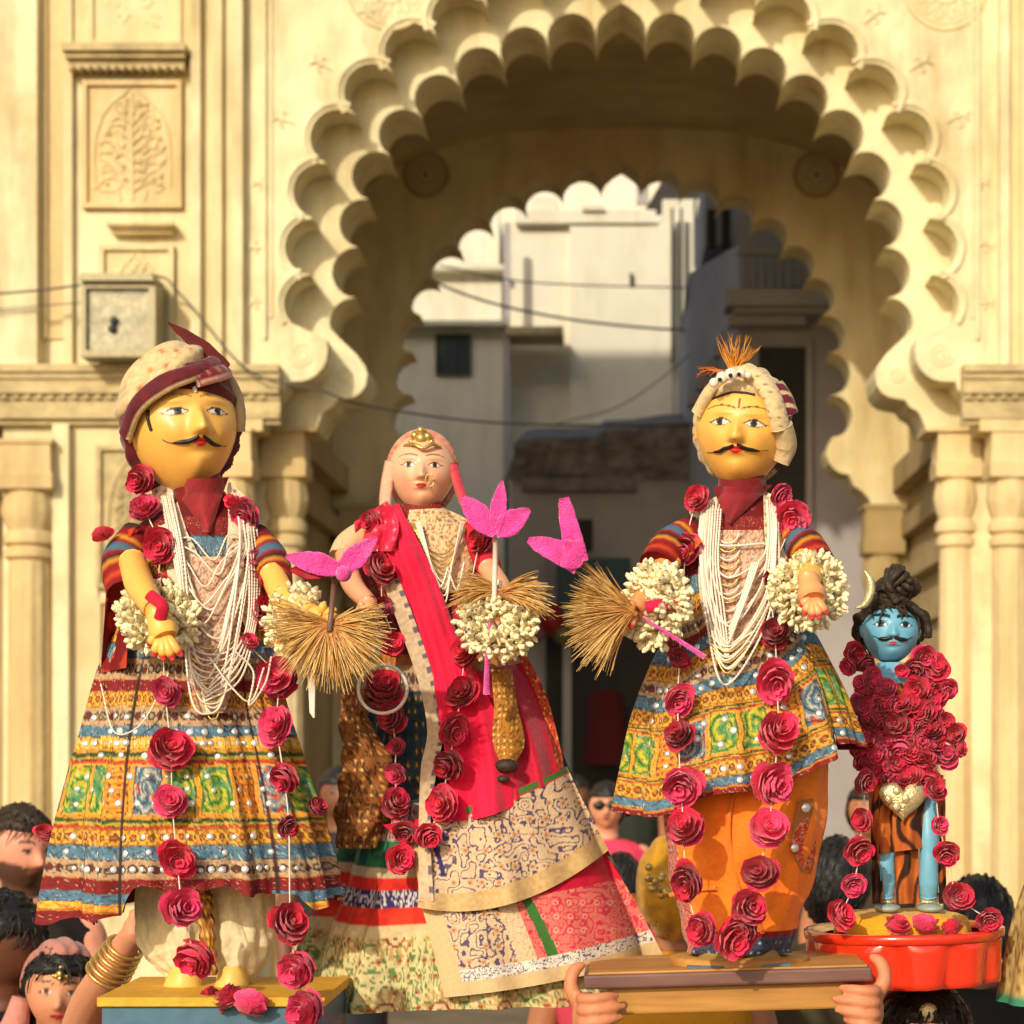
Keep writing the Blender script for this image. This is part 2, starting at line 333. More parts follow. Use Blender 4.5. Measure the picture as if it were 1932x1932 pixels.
# ledge with dentils
def ledge(u0, u1, v0, v1, pr, dent=True, mat='old'):
    for mirror in (0, 1):
        a, b = (u0, u1) if not mirror else (2344-u1, 2344-u0)
        mb = MB(); h = v1-v0
        mb.pbox(a, b, v0, v0+h*0.35, YA-pr, YA, YA); mb.pbox(a+3, b-3, v0+h*0.35, v0+h*0.6, YA-pr*0.8, YA, YA)
        mb.pbox(a+6, b-6, v0+h*0.6, v1, YA-pr*0.55, YA, YA)
        if dent:
            n = int((b-a)/16)
            for i in range(n):
                x = a+8+i*16; mb.pbox(x, x+9, v1-h*0.12, v1+h*0.12, YA-pr*0.7, YA, YA)
        mb.build('ledge', M[mat], gate, False)
ledge(130, 360, 98, 138, 0.20)
ledge(210, 335, 428, 446, 0.14, False, 'stone')
def panel(u0, u1, v0, v1, seed, both=True, mat='stone', pr=0.05, Y=YA):
    for mirror in ((0, 1) if both else (0,)):
        a, b = (u0, u1) if not mirror else (2344-u1, 2344-u0)
        mb = MB(); t = 9
        mb.pbox(a, b, v0, v1, Y-pr*0.35, Y-0.001, YA)
        for q in ((a, a+t, v0, v1), (b-t, b, v0, v1), (a+t, b-t, v0, v0+t), (a+t, b-t, v1-t, v1)): mb.pbox(*q, Y-pr-0.002, Y-0.001, YA)
        po = mb.build('carved_panel', M[mat], gate, False)
        rr = random.Random(seed); mb = MB(); cu = (a+b)/2; W = (b-a)/2-2.2*t; Hh = (v1-v0)-3*t; yb = v1-1.6*t; yr = Y-pr*0.35-0.003
        def tb(pts, r):
            q = crom(pts, 14); w_ = P(q[:, 0], q[:, 1], YA); w_[:, 1] = yr; mb.tube(w_, r*kx*np.linspace(1, 0.55, 14), 6)
        tb([(cu-W*.3, yb), (cu-W*.36, yb-Hh*.1), (cu-W*.12, yb-Hh*.18)], 3); tb([(cu+W*.3, yb), (cu+W*.36, yb-Hh*.1), (cu+W*.12, yb-Hh*.18)], 3)
        tb([(cu, yb), (cu, yb-Hh*.5), (cu, yb-Hh*.95)], 3)
        tb([(cu-W*.95, yb-Hh*.1), (cu-W*.98, yb-Hh*.5), (cu-W*.7, yb-Hh*.8), (cu-W*.25, yb-Hh*.93), (cu, yb-Hh*1.02), (cu+W*.25, yb-Hh*.93), (cu+W*.7, yb-Hh*.8), (cu+W*.98, yb-Hh*.5), (cu+W*.95, yb-Hh*.1)], 3.2)
        for i in range(9):
            f = 0.14+0.085*i; y = yb-Hh*f; sp = W*.86*(1-0.75*max(0, (f-0.55)/0.45))
            for sg in (-1, 1):
                j = lambda q=7: rr.uniform(-q, q)
                tb([(cu, y+12), (cu+sg*sp*.45+j(), y-8+j()), (cu+sg*sp*.85+j(), y-4+j()), (cu+sg*sp*.9+j(), y+10+j()), (cu+sg*sp*.62+j(), y+12)], rr.uniform(2.4, 3.6))
                tb([(cu+sg*sp*.3, y-4), (cu+sg*sp*.45+j(), y-16+j()), (cu+sg*sp*.66+j(), y-16+j())], rr.uniform(3, 5))
                for q_ in range(2):
                    q = P(cu+sg*sp*rr.uniform(.2, .9), y-8+rr.uniform(-9, 9), YA); q[1] = yr; w__ = rr.uniform(4, 8); mb.sphere(q, (w__*kx, 0.02, w__*kx*rr.uniform(.6, 1)), 8, 5)
        mb.build('relief_flowers', M[mat], po, True)
panel(158, 345, 155, 395, 4); panel(170, 345, -110, 90, 5, mat='wall')
panel(190, 330, 465, 690, 6, mat='wall')
# cornice that runs across the piers, and the lower storey of the piers
def cornice(u0, u1, both=True):
    for mirror in ((0, 1) if both else (0,)):
        a, b = (u0, u1) if not mirror else (2344-u1, 2344-u0)
        mb = MB()
        for v0, v1, pr in ((694, 708, 0.15), (708, 720, 0.125), (720, 738, 0.105), (738, 748, 0.135), (748, 758, 0.095), (758, 782, 0.08), (782, 794, 0.11), (794, 804, 0.07)):
            mb.pbox(a, b, v0, v1-0.3, YA-pr, YA-0.001, YA)
        n = int((b-a)/22)
        for i in range(n): mb.pbox(a+5+i*22, a+15+i*22, 748.2, 757, YA-0.115, YA-0.09, YA)
        mb.build('cornice', M['old'], gate, False)
cornice(-60, 532)
strip(106, 136, 804, 2100, 0.10, 'wallb'); strip(136, 186, 804, 2100, 0.02, 'wall', 'pier_face'); strip(186, 400, 804, 842, 0.02, 'wall', 'pier_face')
panel(184, 330, 842, 1110, 8, mat='old'); panel(184, 330, 1130, 1700, 9, mat='wall'); strip(340, 352, 804, 2100, 0.06, 'wall'); strip(364, 380, 804, 2100, 0.09, 'wallb')
# columns: bell capitals, rings, fluted shafts
def column(uc, k, Y, mat='stone', n=32, top=812, name='column'):
    prof = [(top, 46), (top+8, 46), (top+10, 42), (top+62, 44), (top+66, 47), (top+92, 46), (top+97, 38), (top+112, 41), (top+130, 44), (top+150, 40), (top+168, 33), (top+172, 36), (top+180, 40),
            (top+192, 40), (top+198, 33), (top+202, 33), (top+206, 38), (top+218, 38), (top+224, 31), (top+240, 32), (top+500, 33), (top+900, 35), (2040, 36)]
    v = []; r = []
    for (a, b), (c, d) in zip(prof[:-1], prof[1:]):
        m_ = max(1, int((c-a)/40)); v += list(np.linspace(a, c, m_, endpoint=False)); r += list(np.linspace(b, d, m_, endpoint=False))
    v.append(prof[-1][0]); r.append(prof[-1][1]); v = np.array(v); r = np.array(r)*k
    a = np.linspace(0, 2*PI, n*2, endpoint=False)
    G = np.zeros((len(v), len(a), 3)); ctr = P(uc, v, Y)
    flute = np.where(v > top+230, 0.06, np.where((v > top+100) & (v < top+165), 0.05, 0.0))
    sq = np.where(v < top+95, 1, 0)
    for i in range(len(v)):
        rad = r[i]*(1-flute[i]*(np.cos(a*12)*0.5+0.5))
        if sq[i]: rad = r[i]/np.maximum(abs(np.cos(a)), abs(np.sin(a)))*0.93
        G[i] = ctr[i]+np.stack([np.cos(a)*rad*Y/KF, np.sin(a)*rad*Y/KF, 0*a], -1)
    G[:, :, 2] = np.maximum(G[:, :, 2], 0)
    mb = MB().grid(G, False, True); mb.build(name, M[mat], gate, True, auto=35)
for sx in (-1, 1):
    column(1172+sx*733, 1.02, YA+0.02); column(1172+sx*632, 1.0, YB+0.08)
    column(1172+sx*1114, 1.25, YA-0.02, top=835)
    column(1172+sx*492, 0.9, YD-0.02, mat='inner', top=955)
    for (hu, v0, v1, w_, Y) in ((733, 786, 813, 56, YA-0.1), (632, 806, 813, 58, YB-0.1)):
        MB().pbox(1172+sx*hu-w_, 1172+sx*hu+w_, v0, v1, Y, Y+0.45, Y).build('capital_block', M['stone'], gate, False)
# scroll reliefs on the corbels
for sx in (-1, 1):
    for (h, v, r, Y) in ((603, 668, 24, YA), (520, 705, 16, YB)):
        mb = MB(); a = np.linspace(0.3, 4.4*PI, 60); rad = r*(1-a/(5*PI)*0.9)
        q = P(1172+sx*(h+np.cos(a)*rad), v+np.sin(a)*rad, Y); mb.tube(q, 2.2*Y/KF, 6); mb.build('corbel_scroll', M['wallb'], gate, True)
# ---------------------------------------------------------------- street behind the gate
def quadbox(root, name, u0, u1, v0, v1, Y, depth, mat, smooth=False):
    a = P(u0, v1, Y); b = P(u1, v0, Y)
    return MB().box(a[0], b[0], Y, Y+depth, max(a[2], 0), b[2]).build(name, M[mat], root, smooth)
def base(u, Y): p = P(u, V0, Y); return (p[0], Y, 0)
GV = 2200
# white building with the small window
YL = 28.6
b1 = thing('house', 'white plastered house with one small dark window and stepped roof ledges behind the gate', 'building', base(850, YL))
quadbox(b1, 'wall', 700, 949, 612, GV, YL, 6, 'white'); quadbox(b1, 'roof_ledge', 690, 952, 604, 613, YL-0.25, 6.3, 'white')
quadbox(b1, 'upper_wall', 780, 946, 508, 604, YL+0.5, 5, 'white'); quadbox(b1, 'roof_ledge', 776, 950, 499, 508, YL+0.25, 5.3, 'white')
quadbox(b1, 'roof_room', 850, 941, 405, 499, YL+1.2, 4, 'white')
for i, x in enumerate((905, 935)): quadbox(b1, 'roof_post', x, x+8, 384, 405, YL+1.3, 0.2, 'white')
wf = MB()
for q in ((822, 827, 632, 708), (884, 889, 632, 708), (827, 884, 632, 637), (827, 884, 703, 708)): wf.pbox(*q, YL-0.06, YL-0.002, YL)
wf = wf.build('window', M['iron'], b1, False)
quadbox(wf, 'pane', 827, 884, 637, 703, YL-0.03, 0.02, 'pane'); quadbox(wf, 'mullion', 854, 857, 637, 703, YL-0.045, 0.01, 'iron')
quadbox(b1, 'downpipe', 950, 962, 420, 900, YL-0.1, 0.12, 'greypl')
# taller white building
YM = 29.2
b2 = thing('house', 'tall cream-white house with a projecting roof parapet and drain pipes down its side', 'building', base(1130, YM))
quadbox(b2, 'wall', 958, 1345, 418, GV, YM, 7, 'white')
quadbox(b2, 'parapet', 972, 1238, 396, 420, YM-0.18, 0.6, 'white'); quadbox(b2, 'parapet_block', 1098, 1140, 386, 396, YM-0.25, 0.6, 'white')
quadbox(b2, 'buttress', 1075, 1268, 420, GV, YM-0.12, 0.118, 'white')
quadbox(b2, 'parapet_post', 1002, 1050, 372, 396, YM-0.1, 0.5, 'white')
for x in (1266, 1283, 1309): quadbox(b2, 'drain_pipe', x, x+5, 392 if x < 1300 else 375, 680 if x < 1300 else 500, YM-0.28, 0.12, 'iron')
quadbox(b2, 'upper_wall', 1250, 1346, 376, 418, YM+0.05, 3, 'white')
quadbox(b2, 'vent', 1188, 1194, 515, 535, YM-0.2, 0.07, 'iron')
sh = MB(); a = P(962, 640, YM); bq = P(1065, 655, YM)
sh.box(a[0], bq[0], YM-0.9, YM-0.13, bq[2], a[2]); sh.build('awning', M['old'], b2, False)
# far bright tower and dark roof edge
b3 = thing('house', 'distant bright white house rising above the parapet', 'building', base(1120, 45))
quadbox(b3, 'wall', 740, 1275, 150, GV, 45, 8, 'white')
for i, (x, y) in enumerate(((940, 330), (1080, 300), (1200, 345))): quadbox(b3, 'window', x, x+22, y, y+40, 44.95, 0.04, 'greypl')
# grey house on the right with roof eave, balcony rail and door
YR = 20.6
b4 = thing('house', 'grey plastered house in shade with balcony railing, roof eave and a dark doorway', 'building', base(1480, YR))
mb = MB()      # side wall receding from the street, and front wall
xs = P(1345, 0, 25.5)[0]; xf = P(1275, 0, YR+2)[0]
pts = [(P(1280, 0, 27)[0], 27.0), (P(1300, 0, 23)[0], 23.0), (P(1395, 0, YR)[0], YR), (8.0, YR)]
ztop = CH+(V0-460)/KF*YR
for (x0, y0), (x1, y1) in zip(pts[:-1], pts[1:]):
    mb.add([(x0, y0, 0), (x1, y1, 0), (x1, y1, ztop), (x0, y0, ztop+0.25)], [(0, 1, 2, 3)])
mb.add([(pts[0][0], 27, ztop+.25), (pts[1][0], 23, ztop+.25), (pts[2][0], YR, ztop), (8, YR, ztop), (8, 27, ztop+.25)], [(0, 1, 2, 3, 4)])
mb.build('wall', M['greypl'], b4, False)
quadbox(b4, 'roof_eave', 1370, 1575, 545, 575, YR-0.45, 0.5, 'greypl'); quadbox(b4, 'balcony_floor', 1385, 1640, 575, 590, YR-0.35, 0.4, 'greypl')
quadbox(b4, 'beam', 1375, 1520, 590, 612, YR-0.25, 0.25, 'greypl')
for i in range(9): quadbox(b4, 'baluster', 1400+i*17, 1405+i*17, 478, 545, YR-0.3, 0.05, 'greypl')
quadbox(b4, 'rail', 1392, 1560, 470, 479, YR-0.32, 0.08, 'greypl')
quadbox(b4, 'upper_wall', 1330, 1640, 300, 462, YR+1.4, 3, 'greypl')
for x in (1335, 1362, 1410): quadbox(b4, 'roof_opening', x, x+16, 395, 470, YR+1.37, 0.028, 'dark')
do = quadbox(b4, 'door', 1432, 1520, 655, GV, YR-0.03, 0.028, 'dark'); quadbox(b4, 'door_frame', 1521, 1533, 640, GV, YR-0.08, 0.078, 'greypl')
for i in range(7):
    u = 1300+i*16; v = 770-i*30; q = P(u, v, 22.2-0.18*i)
    MB().box(q[0]-0.02, q[0]+0.18, q[1]-0.25, q[1], q[2], q[2]+0.10).build('bracket', M['greypl'], b4, False)
mb = MB(); q0 = P(1215, 400, 31.5); q1 = P(1330, 375, 31.5); q2 = P(1335, 260, 31.5); q3 = P(1300, 250, 31.5)
V = [q0, q1, q2, q3]; V2 = [p+np.array([0, .4, 0]) for p in V]
b5 = thing('roof_sheet', 'dark slanting roof sheet on the house tops beside the bright parapet', 'roof', (q0[0], 31.5, 0))
mb.add(V+V2, [(0, 1, 2, 3), (7, 6, 5, 4), (0, 4, 5, 1), (1, 5, 6, 2), (2, 6, 7, 3), (3, 7, 4, 0)]).build('sheet', M['dark'], b5, False)
mb = MB(); mb.box(q1[0]-.15, q1[0], 31.6, 31.8, 0, q1[2]+.2); mb.build('post', M['iron'], b5, False)
# low dark stone building in the street
YS = 23.0
b6 = thing('stone_hut', 'low dark stone hut with a ragged sloping roof edge and grey walls in the street', 'building', base(1130, YS))
mb = MB(); top = [(952, 905), (968, 862), (975, 832), (1000, 828), (1120, 826), (1140, 812), (1190, 810), (1260, 800), (1345, 796)]
xs = [P(u, v, YS) for u, v in top]; n = len(xs); bot = [P(u, 905, YS) for u, v in top]
V = xs+bot+[p+np.array([0, 2.5, .5]) for p in xs]
F = [(i, i+1, n+i+1, n+i) for i in range(n-1)]+[(i+1, i, 2*n+i, 2*n+i+1) for i in range(n-1)]
mb.add(V, F).build('stone_roof', M['slate'], b6, False)
rr = random.Random(5)
for i in range(34):
    u = rr.uniform(965, 1330); v = rr.uniform(835, 900); q = P(u, v, YS); s_ = rr.uniform(.05, .13)
    mb = MB().box(q[0], q[0]+s_*2, YS-0.03-rr.random()*.03, YS+.05, q[2], q[2]+s_); mb.build('stone', M['slate'], b6, False)
quadbox(b6, 'wall', 965, 1340, 902, GV, YS+0.05, 2.4, 'greypl')
quadbox(b6, 'lintel', 985, 1200, 902, 925, YS-0.12, 0.16, 'slate')
quadbox(b6, 'shop_opening', 1030, 1260, 1180, GV, YS-0.02, 0.06, 'dark'); quadbox(b6, 'window', 1090, 1118, 980, 1040, YS, 0.045, 'dark')
quadbox(b6, 'post', 1062, 1078, 1040, GV, YS-0.3, 0.1, 'greypl')
mb = MB(); q = P(1095, 1060, YS); mb.box(q[0]-0.25, q[0]+.55, YS-0.5, YS-0.02, q[2]-0.5, q[2]); mb.build('tarpaulin', material('blue_tarp', (0.02, 0.06, 0.08), 0.6), b6, False)
# hanging maroon cloth and balls at the shop
M['maroonb'] = material('maroon_cloth', (0.09, 0.006, 0.006), 0.9)
q = P(1142, 1310, YS-0.6); mb = MB(); a = np.linspace(0, 2*PI, 24, endpoint=False)
G = np.stack([np.stack([q[0]+np.cos(a)*w_*(1+.12*np.sin(a*5)), q[1]+np.sin(a)*.1, 0*a+z], -1) for z, w_ in ((q[2]+.05, .08), (q[2], .17), (q[2]-.4, .2), (q[2]-.75, .22))])
hc = mb.grid(G, False, True).build('hanging_cloth', M['maroonb'], None, True, loc=(q[0], q[1], q[2]-.75)); tag(hc, 'dark maroon garment hanging at the shop opening of the stone hut', 'cloth')
for nm, u, v, r, c, lb in (('balloon', 1040, 1168, 26, (0.25, 0.01, 0.01), 'dark red balloon tied up at the shop opening'), ('balloon', 1012, 1192, 19, (0.22, 0.08, 0.12), 'dusty pink balloon tied up at the shop opening'), ('balloon', 1062, 1196, 18, (0.15, 0.12, 0.03), 'olive yellow balloon tied up at the shop opening')):
    q = P(u, v, YS-0.8); k = (YS-.8)/KF; mb = MB().sphere(q, (r*k, r*k, r*k*1.12), 16, 10); mb.sphere(q-np.array([0, 0, r*k*1.15]), r*k*.15, 8, 5)
    mb.tube([q-np.array([0, 0, r*k*1.15]), q+np.array([.1, .35, .5]), q+np.array([0.1, .75, 1.0])], .006, 5)
    tag(mb.build(nm, material('balloon_'+str(u), c, 0.3, 0.03), None, True, loc=tuple(q)), lb, 'balloon')
# ---------------------------------------------------------------- cables
def cable(pts, r, label, n=60):
    q = crom(pts, n); w_ = P(q[:, 0], q[:, 1], q[:, 2]); k = r*q[:, 2]/KF
    o = MB().tube(w_, k, 6).build('cable', M['wire'], None, True, loc=tuple(w_[0])); tag(o, label, 'cable', None)
cable([(-80, 560, 14.2), (100, 545, 14.2), (285, 520, 14.25), (345, 560, 14.25), (470, 700, 14.3), (600, 735, 14.3), (690, 765, 14.6), (900, 795, 16), (1130, 803, 19), (1290, 802, 21), (1400, 798, 22)], 2.3, 'long dark cable sagging from the floodlight across the arch opening')
cable([(-80, 590, 14.3), (60, 578, 14.3), (165, 570, 14.32), (182, 560, 14.4)], 1.2, 'thin pale cable running along the pier to the floodlight')
cable([(790, 515, 26), (850, 545, 26), (940, 575, 26), (1060, 600, 26), (1180, 615, 25), (1290, 622, 24), (1420, 618, 22), (1560, 600, 21)], 2.6, 'thick cable slung across the white house from the far arch')
cable([(830, 500, 26.2), (960, 528, 26.2), (1100, 538, 26.2), (1260, 542, 25), (1400, 545, 22), (1520, 540, 20)], 1.6, 'upper thin cable slung across the tall white house')
cable([(1050, 800, 22), (1160, 770, 22), (1240, 720, 22), (1300, 670, 22)], 1.2, 'thin slack cable rising from the stone hut roof to the grey house')
# ---------------------------------------------------------------- floodlight on the pier
fl = thing('floodlight', 'square floodlight with a milky glass front fixed to the carved pier', 'floodlight', P(245, 690, 14.2))
mb = MB(); yf = 14.12
for q in ((178, 188, 555, 692), (304, 316, 555, 692), (188, 304, 555, 566), (188, 304, 680, 692)): mb.pbox(*q, yf, 14.36, YA)
mb.pbox(186, 306, 560, 688, yf+.12, 14.36, YA)
mb.build('housing', M['lampbody'], fl, False)
mb = MB(); a = P(178, 555, YA); b = P(316, 555, YA); c = P(300, 528, YA); d = P(200, 528, YA)
V = []
for y, pts in ((yf-.05, (a, b, b+np.array([-.02, 0, .05]), a+np.array([.02, 0, .05]))), (14.42, (a+np.array([.04, 0, .04]), b+np.array([0, 0, .04]), c, d))):
    V += [(p[0], y, p[2]) for p in pts]
mb.add(V, [(0, 1, 2, 3), (4, 7, 6, 5), (0, 4, 5, 1), (1, 5, 6, 2), (2, 6, 7, 3), (3, 7, 4, 0)]).build('hood', M['lampbody'], fl, False)
mb = MB().pbox(188, 304, 566, 680, yf+.05, yf+.06, YA).build('glass', M['glass'], fl, False)
mb = MB()
for (u, v) in ((215, 605), (212, 620)): mb.sphere(P(u, v, 14.15), .03, 10, 6)
mb.build('bulb', M['iron'], fl, True)
mb = MB()
for u in (190, 300): mb.pbox(u, u+8, 600, 640, 14.30, YA+.01, YA)
mb.build('bracket', M['lampbody'], fl, False)
# ---------------------------------------------------------------- cloth, skin and flower materials
M['cloth'] = material('embroidered_cloth', rough=0.75, attr=True, var=0.10, vscale=40, bump=0.35, bscale=420, spec=0.3, bdist=0.002)
M['silk'] = material('silk_cloth', rough=0.72, attr=True, var=0.10, vscale=30, bump=0.6, bscale=90, spec=0.25, bdist=0.004, sheen=0.2)
M['paint'] = material('painted_wood_face', rough=0.42, attr=True, var=0.045, vscale=22, bump=0.08, bscale=50, spec=0.45, bdist=0.002, coat=0.1)
M['skin'] = material('skin', rough=0.55, attr=True, var=0.06, vscale=40, bump=0.12, bscale=160, spec=0.35, sub=0.08, bdist=0.001)
M['hair'] = material('hair', (0.012, 0.009, 0.007), 0.5, 0.3, 60, 0.5, 150, stretch=(1, 1, 0.2), bdist=0.004)
M['hairb'] = material('brown_hair', (0.035, 0.02, 0.01), 0.6, 0.5, 60, 0.6, 120, stretch=(1, 1, 0.3), bdist=0.004)
M['rose'] = material('rose_petal', (0.42, 0.004, 0.022), 0.55, 0.18, 30, 0.15, 120, rnd=0.22, col2=(0.60, 0.010, 0.055), spec=0.25, sheen=0.3, bdist=0.002)
M['rosep'] = material('pink_rose_petal', (0.68, 0.015, 0.085), 0.55, 0.15, 30, 0.15, 120, rnd=0.18, col2=(0.60, 0.008, 0.05), spec=0.25, sheen=0.3, bdist=0.002)
M['rosed'] = material('dark_rose_petal', (0.27, 0.003, 0.010), 0.6, 0.2, 30, 0.15, 120, rnd=0.2, col2=(0.45, 0.01, 0.03), spec=0.25, bdist=0.002)
M['petal'] = material('rose_petals', rough=0.5, attr=True, var=0.16, vscale=2.5, bump=0.25, bscale=6, rnd=0.2, spec=0.35, sheen=0.25, bdist=0.05)
M['string'] = material('white_thread', (0.72, 0.62, 0.50), 0.8, 0.1, 50, 0)
M['pearl'] = material('pearl', (0.80, 0.66, 0.52), 0.28, 0.08, 80, 0, spec=0.6)
M['jasmine'] = material('jasmine_buds', attr=True, rough=0.6, var=0.08, vscale=80, bump=0)
M['straw'] = material('straw', attr=True, rough=0.5, var=0.15, vscale=60, bump=0, spec=0.5)
M['paperpink'] = material('pink_crepe_paper', (0.82, 0.022, 0.27), 0.85, 0.30, 45, 1.0, 330, sheen=0.5, bdist=0.006, col2=(0.90, 0.06, 0.42))
M['gold'] = material('gold', (0.65, 0.42, 0.12), 0.35, 0.25, 60, 0.3, 160, metal=0.75, bdist=0.002)
M['brass'] = material('pale_brass', (0.72, 0.62, 0.33), 0.35, 0.3, 90, 0.8, 220, metal=0.6, bdist=0.003)
M['mirror'] = material('sewn_mirror', (0.85, 0.84, 0.78), 0.22, 0.1, 30, 0.15, 60, metal=0.55, rnd=0.25)
M['hairline'] = material('black_paint', (0.012, 0.008, 0.006), 0.4, 0.1, 30, 0)
M['redlac'] = material('red_lacquer', (0.80, 0.035, 0.010), 0.16, 0.06, 6, 0.05, 30, coat=0.6, spec=0.6)
M['wood'] = material('yellow_wood', (0.50, 0.25, 0.05), 0.55, 0.2, 9, 0.2, 40, col2=(0.36, 0.15, 0.03), stretch=(0.25, 2, 3), bdist=0.002)
M['darkwood'] = material('dark_wood_edge', (0.13, 0.055, 0.045), 0.45, 0.15, 12, 0.15, 40, col2=(0.20, 0.10, 0.075), stretch=(.3, 2, 2), bdist=0.002)
M['bluepaint'] = material('blue_paint', (0.06, 0.14, 0.20), 0.5, 0.2, 9, 0.1, 40)
M['yellowpaint'] = material('yellow_paint', (0.72, 0.36, 0.02), 0.55, 0.15, 14, 0.2, 60)
C_OR = np.array(srgb(226, 150, 44)); C_BL = np.array(srgb(78, 118, 138)); C_BE = np.array(srgb(186, 150, 112)); C_DK = np.array(srgb(44, 26, 22))
C_MA = np.array(srgb(132, 14, 20)); C_GR = np.array(srgb(104, 150, 36)); C_YE = np.array(srgb(226, 190, 60)); C_RO = np.array(srgb(205, 70, 25)); C_CR = np.array(srgb(214, 190, 150))
C_NV = np.array(srgb(52, 40, 92)); C_PK = np.array(srgb(226, 18, 62)); C_TE = np.array(srgb(30, 82, 74)); C_GD = np.array(srgb(170, 110, 40)); C_DG = np.array(srgb(60, 105, 45))
SKY1 = np.array(srgb(232, 160, 60))
def cell(a, v, pa, pv, j=0.0):
    ia = np.floor(a/pa); iv = np.floor(v/pv); h = _h[(ia.astype(int)*7+3) % 256, (iv.astype(int)*13+5) % 256]
    return (a/pa-ia-.5+(h-.5)*j)*pa, (v/pv-iv-.5)*pv, h
def band(kind, a, d, f):
    """colour of one embroidered band; a along, d across (photo units), f 0..1 across the band"""
    n = vnoise(a/7, d/5); n2 = vnoise(a/3.1+40, d/3.1); z = np.zeros(a.shape)
    if kind == 'orange':
        c = mix(C_OR, C_YE*.8, n*.45); x, y, h = cell(a, d*0, 17, 1); y = (f-.5)*26; r = np.hypot(x, y)
        c = mix(c, C_DK, (abs(r-4.6) < 1.7)*.85); c = mix(c, C_RO, (r < 2.4)*.9); x2 = x-np.sign(x)*8.5; r2 = np.hypot(x2, y-np.where(f > .5, 8, -8)); c = mix(c, C_GD*.6, (r2 < 3.2)*.8)
        c = mix(c, C_DK, ((f < .08) | (f > .93))*.6)
    elif kind == 'blue':
        c = mix(C_BL*.8, C_BL*1.25, n); x, y, h = cell(a, d, 13, 99); c = mix(c, C_CR, ((abs(x+y*.4-3) < 1.6) & (h > .4))*.55); c = mix(c, C_DK*1.5, (n2 > .78)*.8)
        c = mix(c, C_DK, ((f < .06) | (f > .95))*.7)
    elif kind == 'circ':
        c = mix(C_BE, C_BE*.8, n); x, y, h = cell(a, d*0, 18.5, 1, .1); y = (f-.5)*34; r = np.hypot(x, y)
        c = mix(c, C_DK, (r < 8.4)*.92); c = mix(c, np.where((h > .55)[..., None], C_MA*.7, C_CR*.55), (r < 4.6)*.8)
    elif kind == 'maroon':
        c = mix(C_MA, C_MA*.6, n*.8); c = mix(c, C_OR, (f > .93)*.5)
    elif kind == 'gold':
        c = mix(C_YE, C_OR, n); x, y, h = cell(a, d, 15, 99); c = mix(c, C_DK, (abs(x) < 1.0)*.6); c = mix(c, C_CR, (np.hypot(x-4, (f-.5)*16) < 3.8)*.8)
    elif kind == 'yellow':
        c = mix(C_YE, C_RO, n*.9)
    elif kind == 'lines':
        k = (f*4).astype(int) % 4; pal = np.array([C_RO*.8, C_YE*.6, C_DG*.5, C_OR*.8]); c = pal[k]*(0.8+.4*n[..., None]); c = mix(c, C_DK, (abs((f*4) % 1-.5) > .42)*.6)
    else:   # panels: green paisley, ochre, blue
        W = 64.; i = np.floor(a/W).astype(int); x = a/W-np.floor(a/W); k = i % 4
        big = vnoise(a/13+9, d/13); th = np.arctan2(f-.5, x-.5); r = np.hypot((x-.5)*1.1, f-.5)
        sw = np.sin(r*26+th*2+big*5)
        g = mix(C_GR, C_YE*.8, (sw > .35)*.75); g = mix(g, C_DG*.6, (sw < -.75)*.9); g = mix(g, np.array(srgb(60, 130, 90)), ((big > .62))*.7)
        o = mix(C_OR, C_RO, (np.sin(d*.55) > .2)*.5); o = mix(o, C_DK, (np.hypot((x-.5)*W % 16-8, (f*96) % 16-8) < 3.4)*.8)
        b = mix(C_BL, C_CR, (sw > .6)*.6); b = mix(b, C_RO, ((big > .66) & (sw < .2))*.9); b = mix(b, C_DK, (sw < -.8)*.7)
        kk = k[..., None]; c = np.where(kk == 0, g, np.where(kk == 1, o, np.where(kk == 2, b, g)))
        e = (x < .07) | (x > .93) | (f < .05) | (f > .95); c = mix(c, C_OR, e*.9); c = mix(c, C_DK, ((abs(x-.1) < .018) | (abs(x-.9) < .018))*.7)
    c = mix(c, np.array([.16, .10, .06]), .05+0*n); n4 = vnoise(a/1.7+11, d/1.7)
    c = mix(c, C_DK*1.3, (n4 > .80)*.55); c = mix(c, C_CR, (n4 < .13)*.5)
    return c*(0.78+.52*n2[..., None])
def bands_color(d, a, bands):
    d = d+4*(vnoise(a/38, d/60)-.5)+3*(vnoise(a/14+5, d/25)-.5); a = a+6*(vnoise(a/50+3, d/18)-.5)
    c = np.tile(np.array(C_BE), d.shape+(1,)).astype(float)
    for d0, d1, k in bands:
        m = (d >= d0) & (d < d1)
        if m.any(): c[m] = band(k, a[m], d[m], (d[m]-d0)/(d1-d0))
    return c
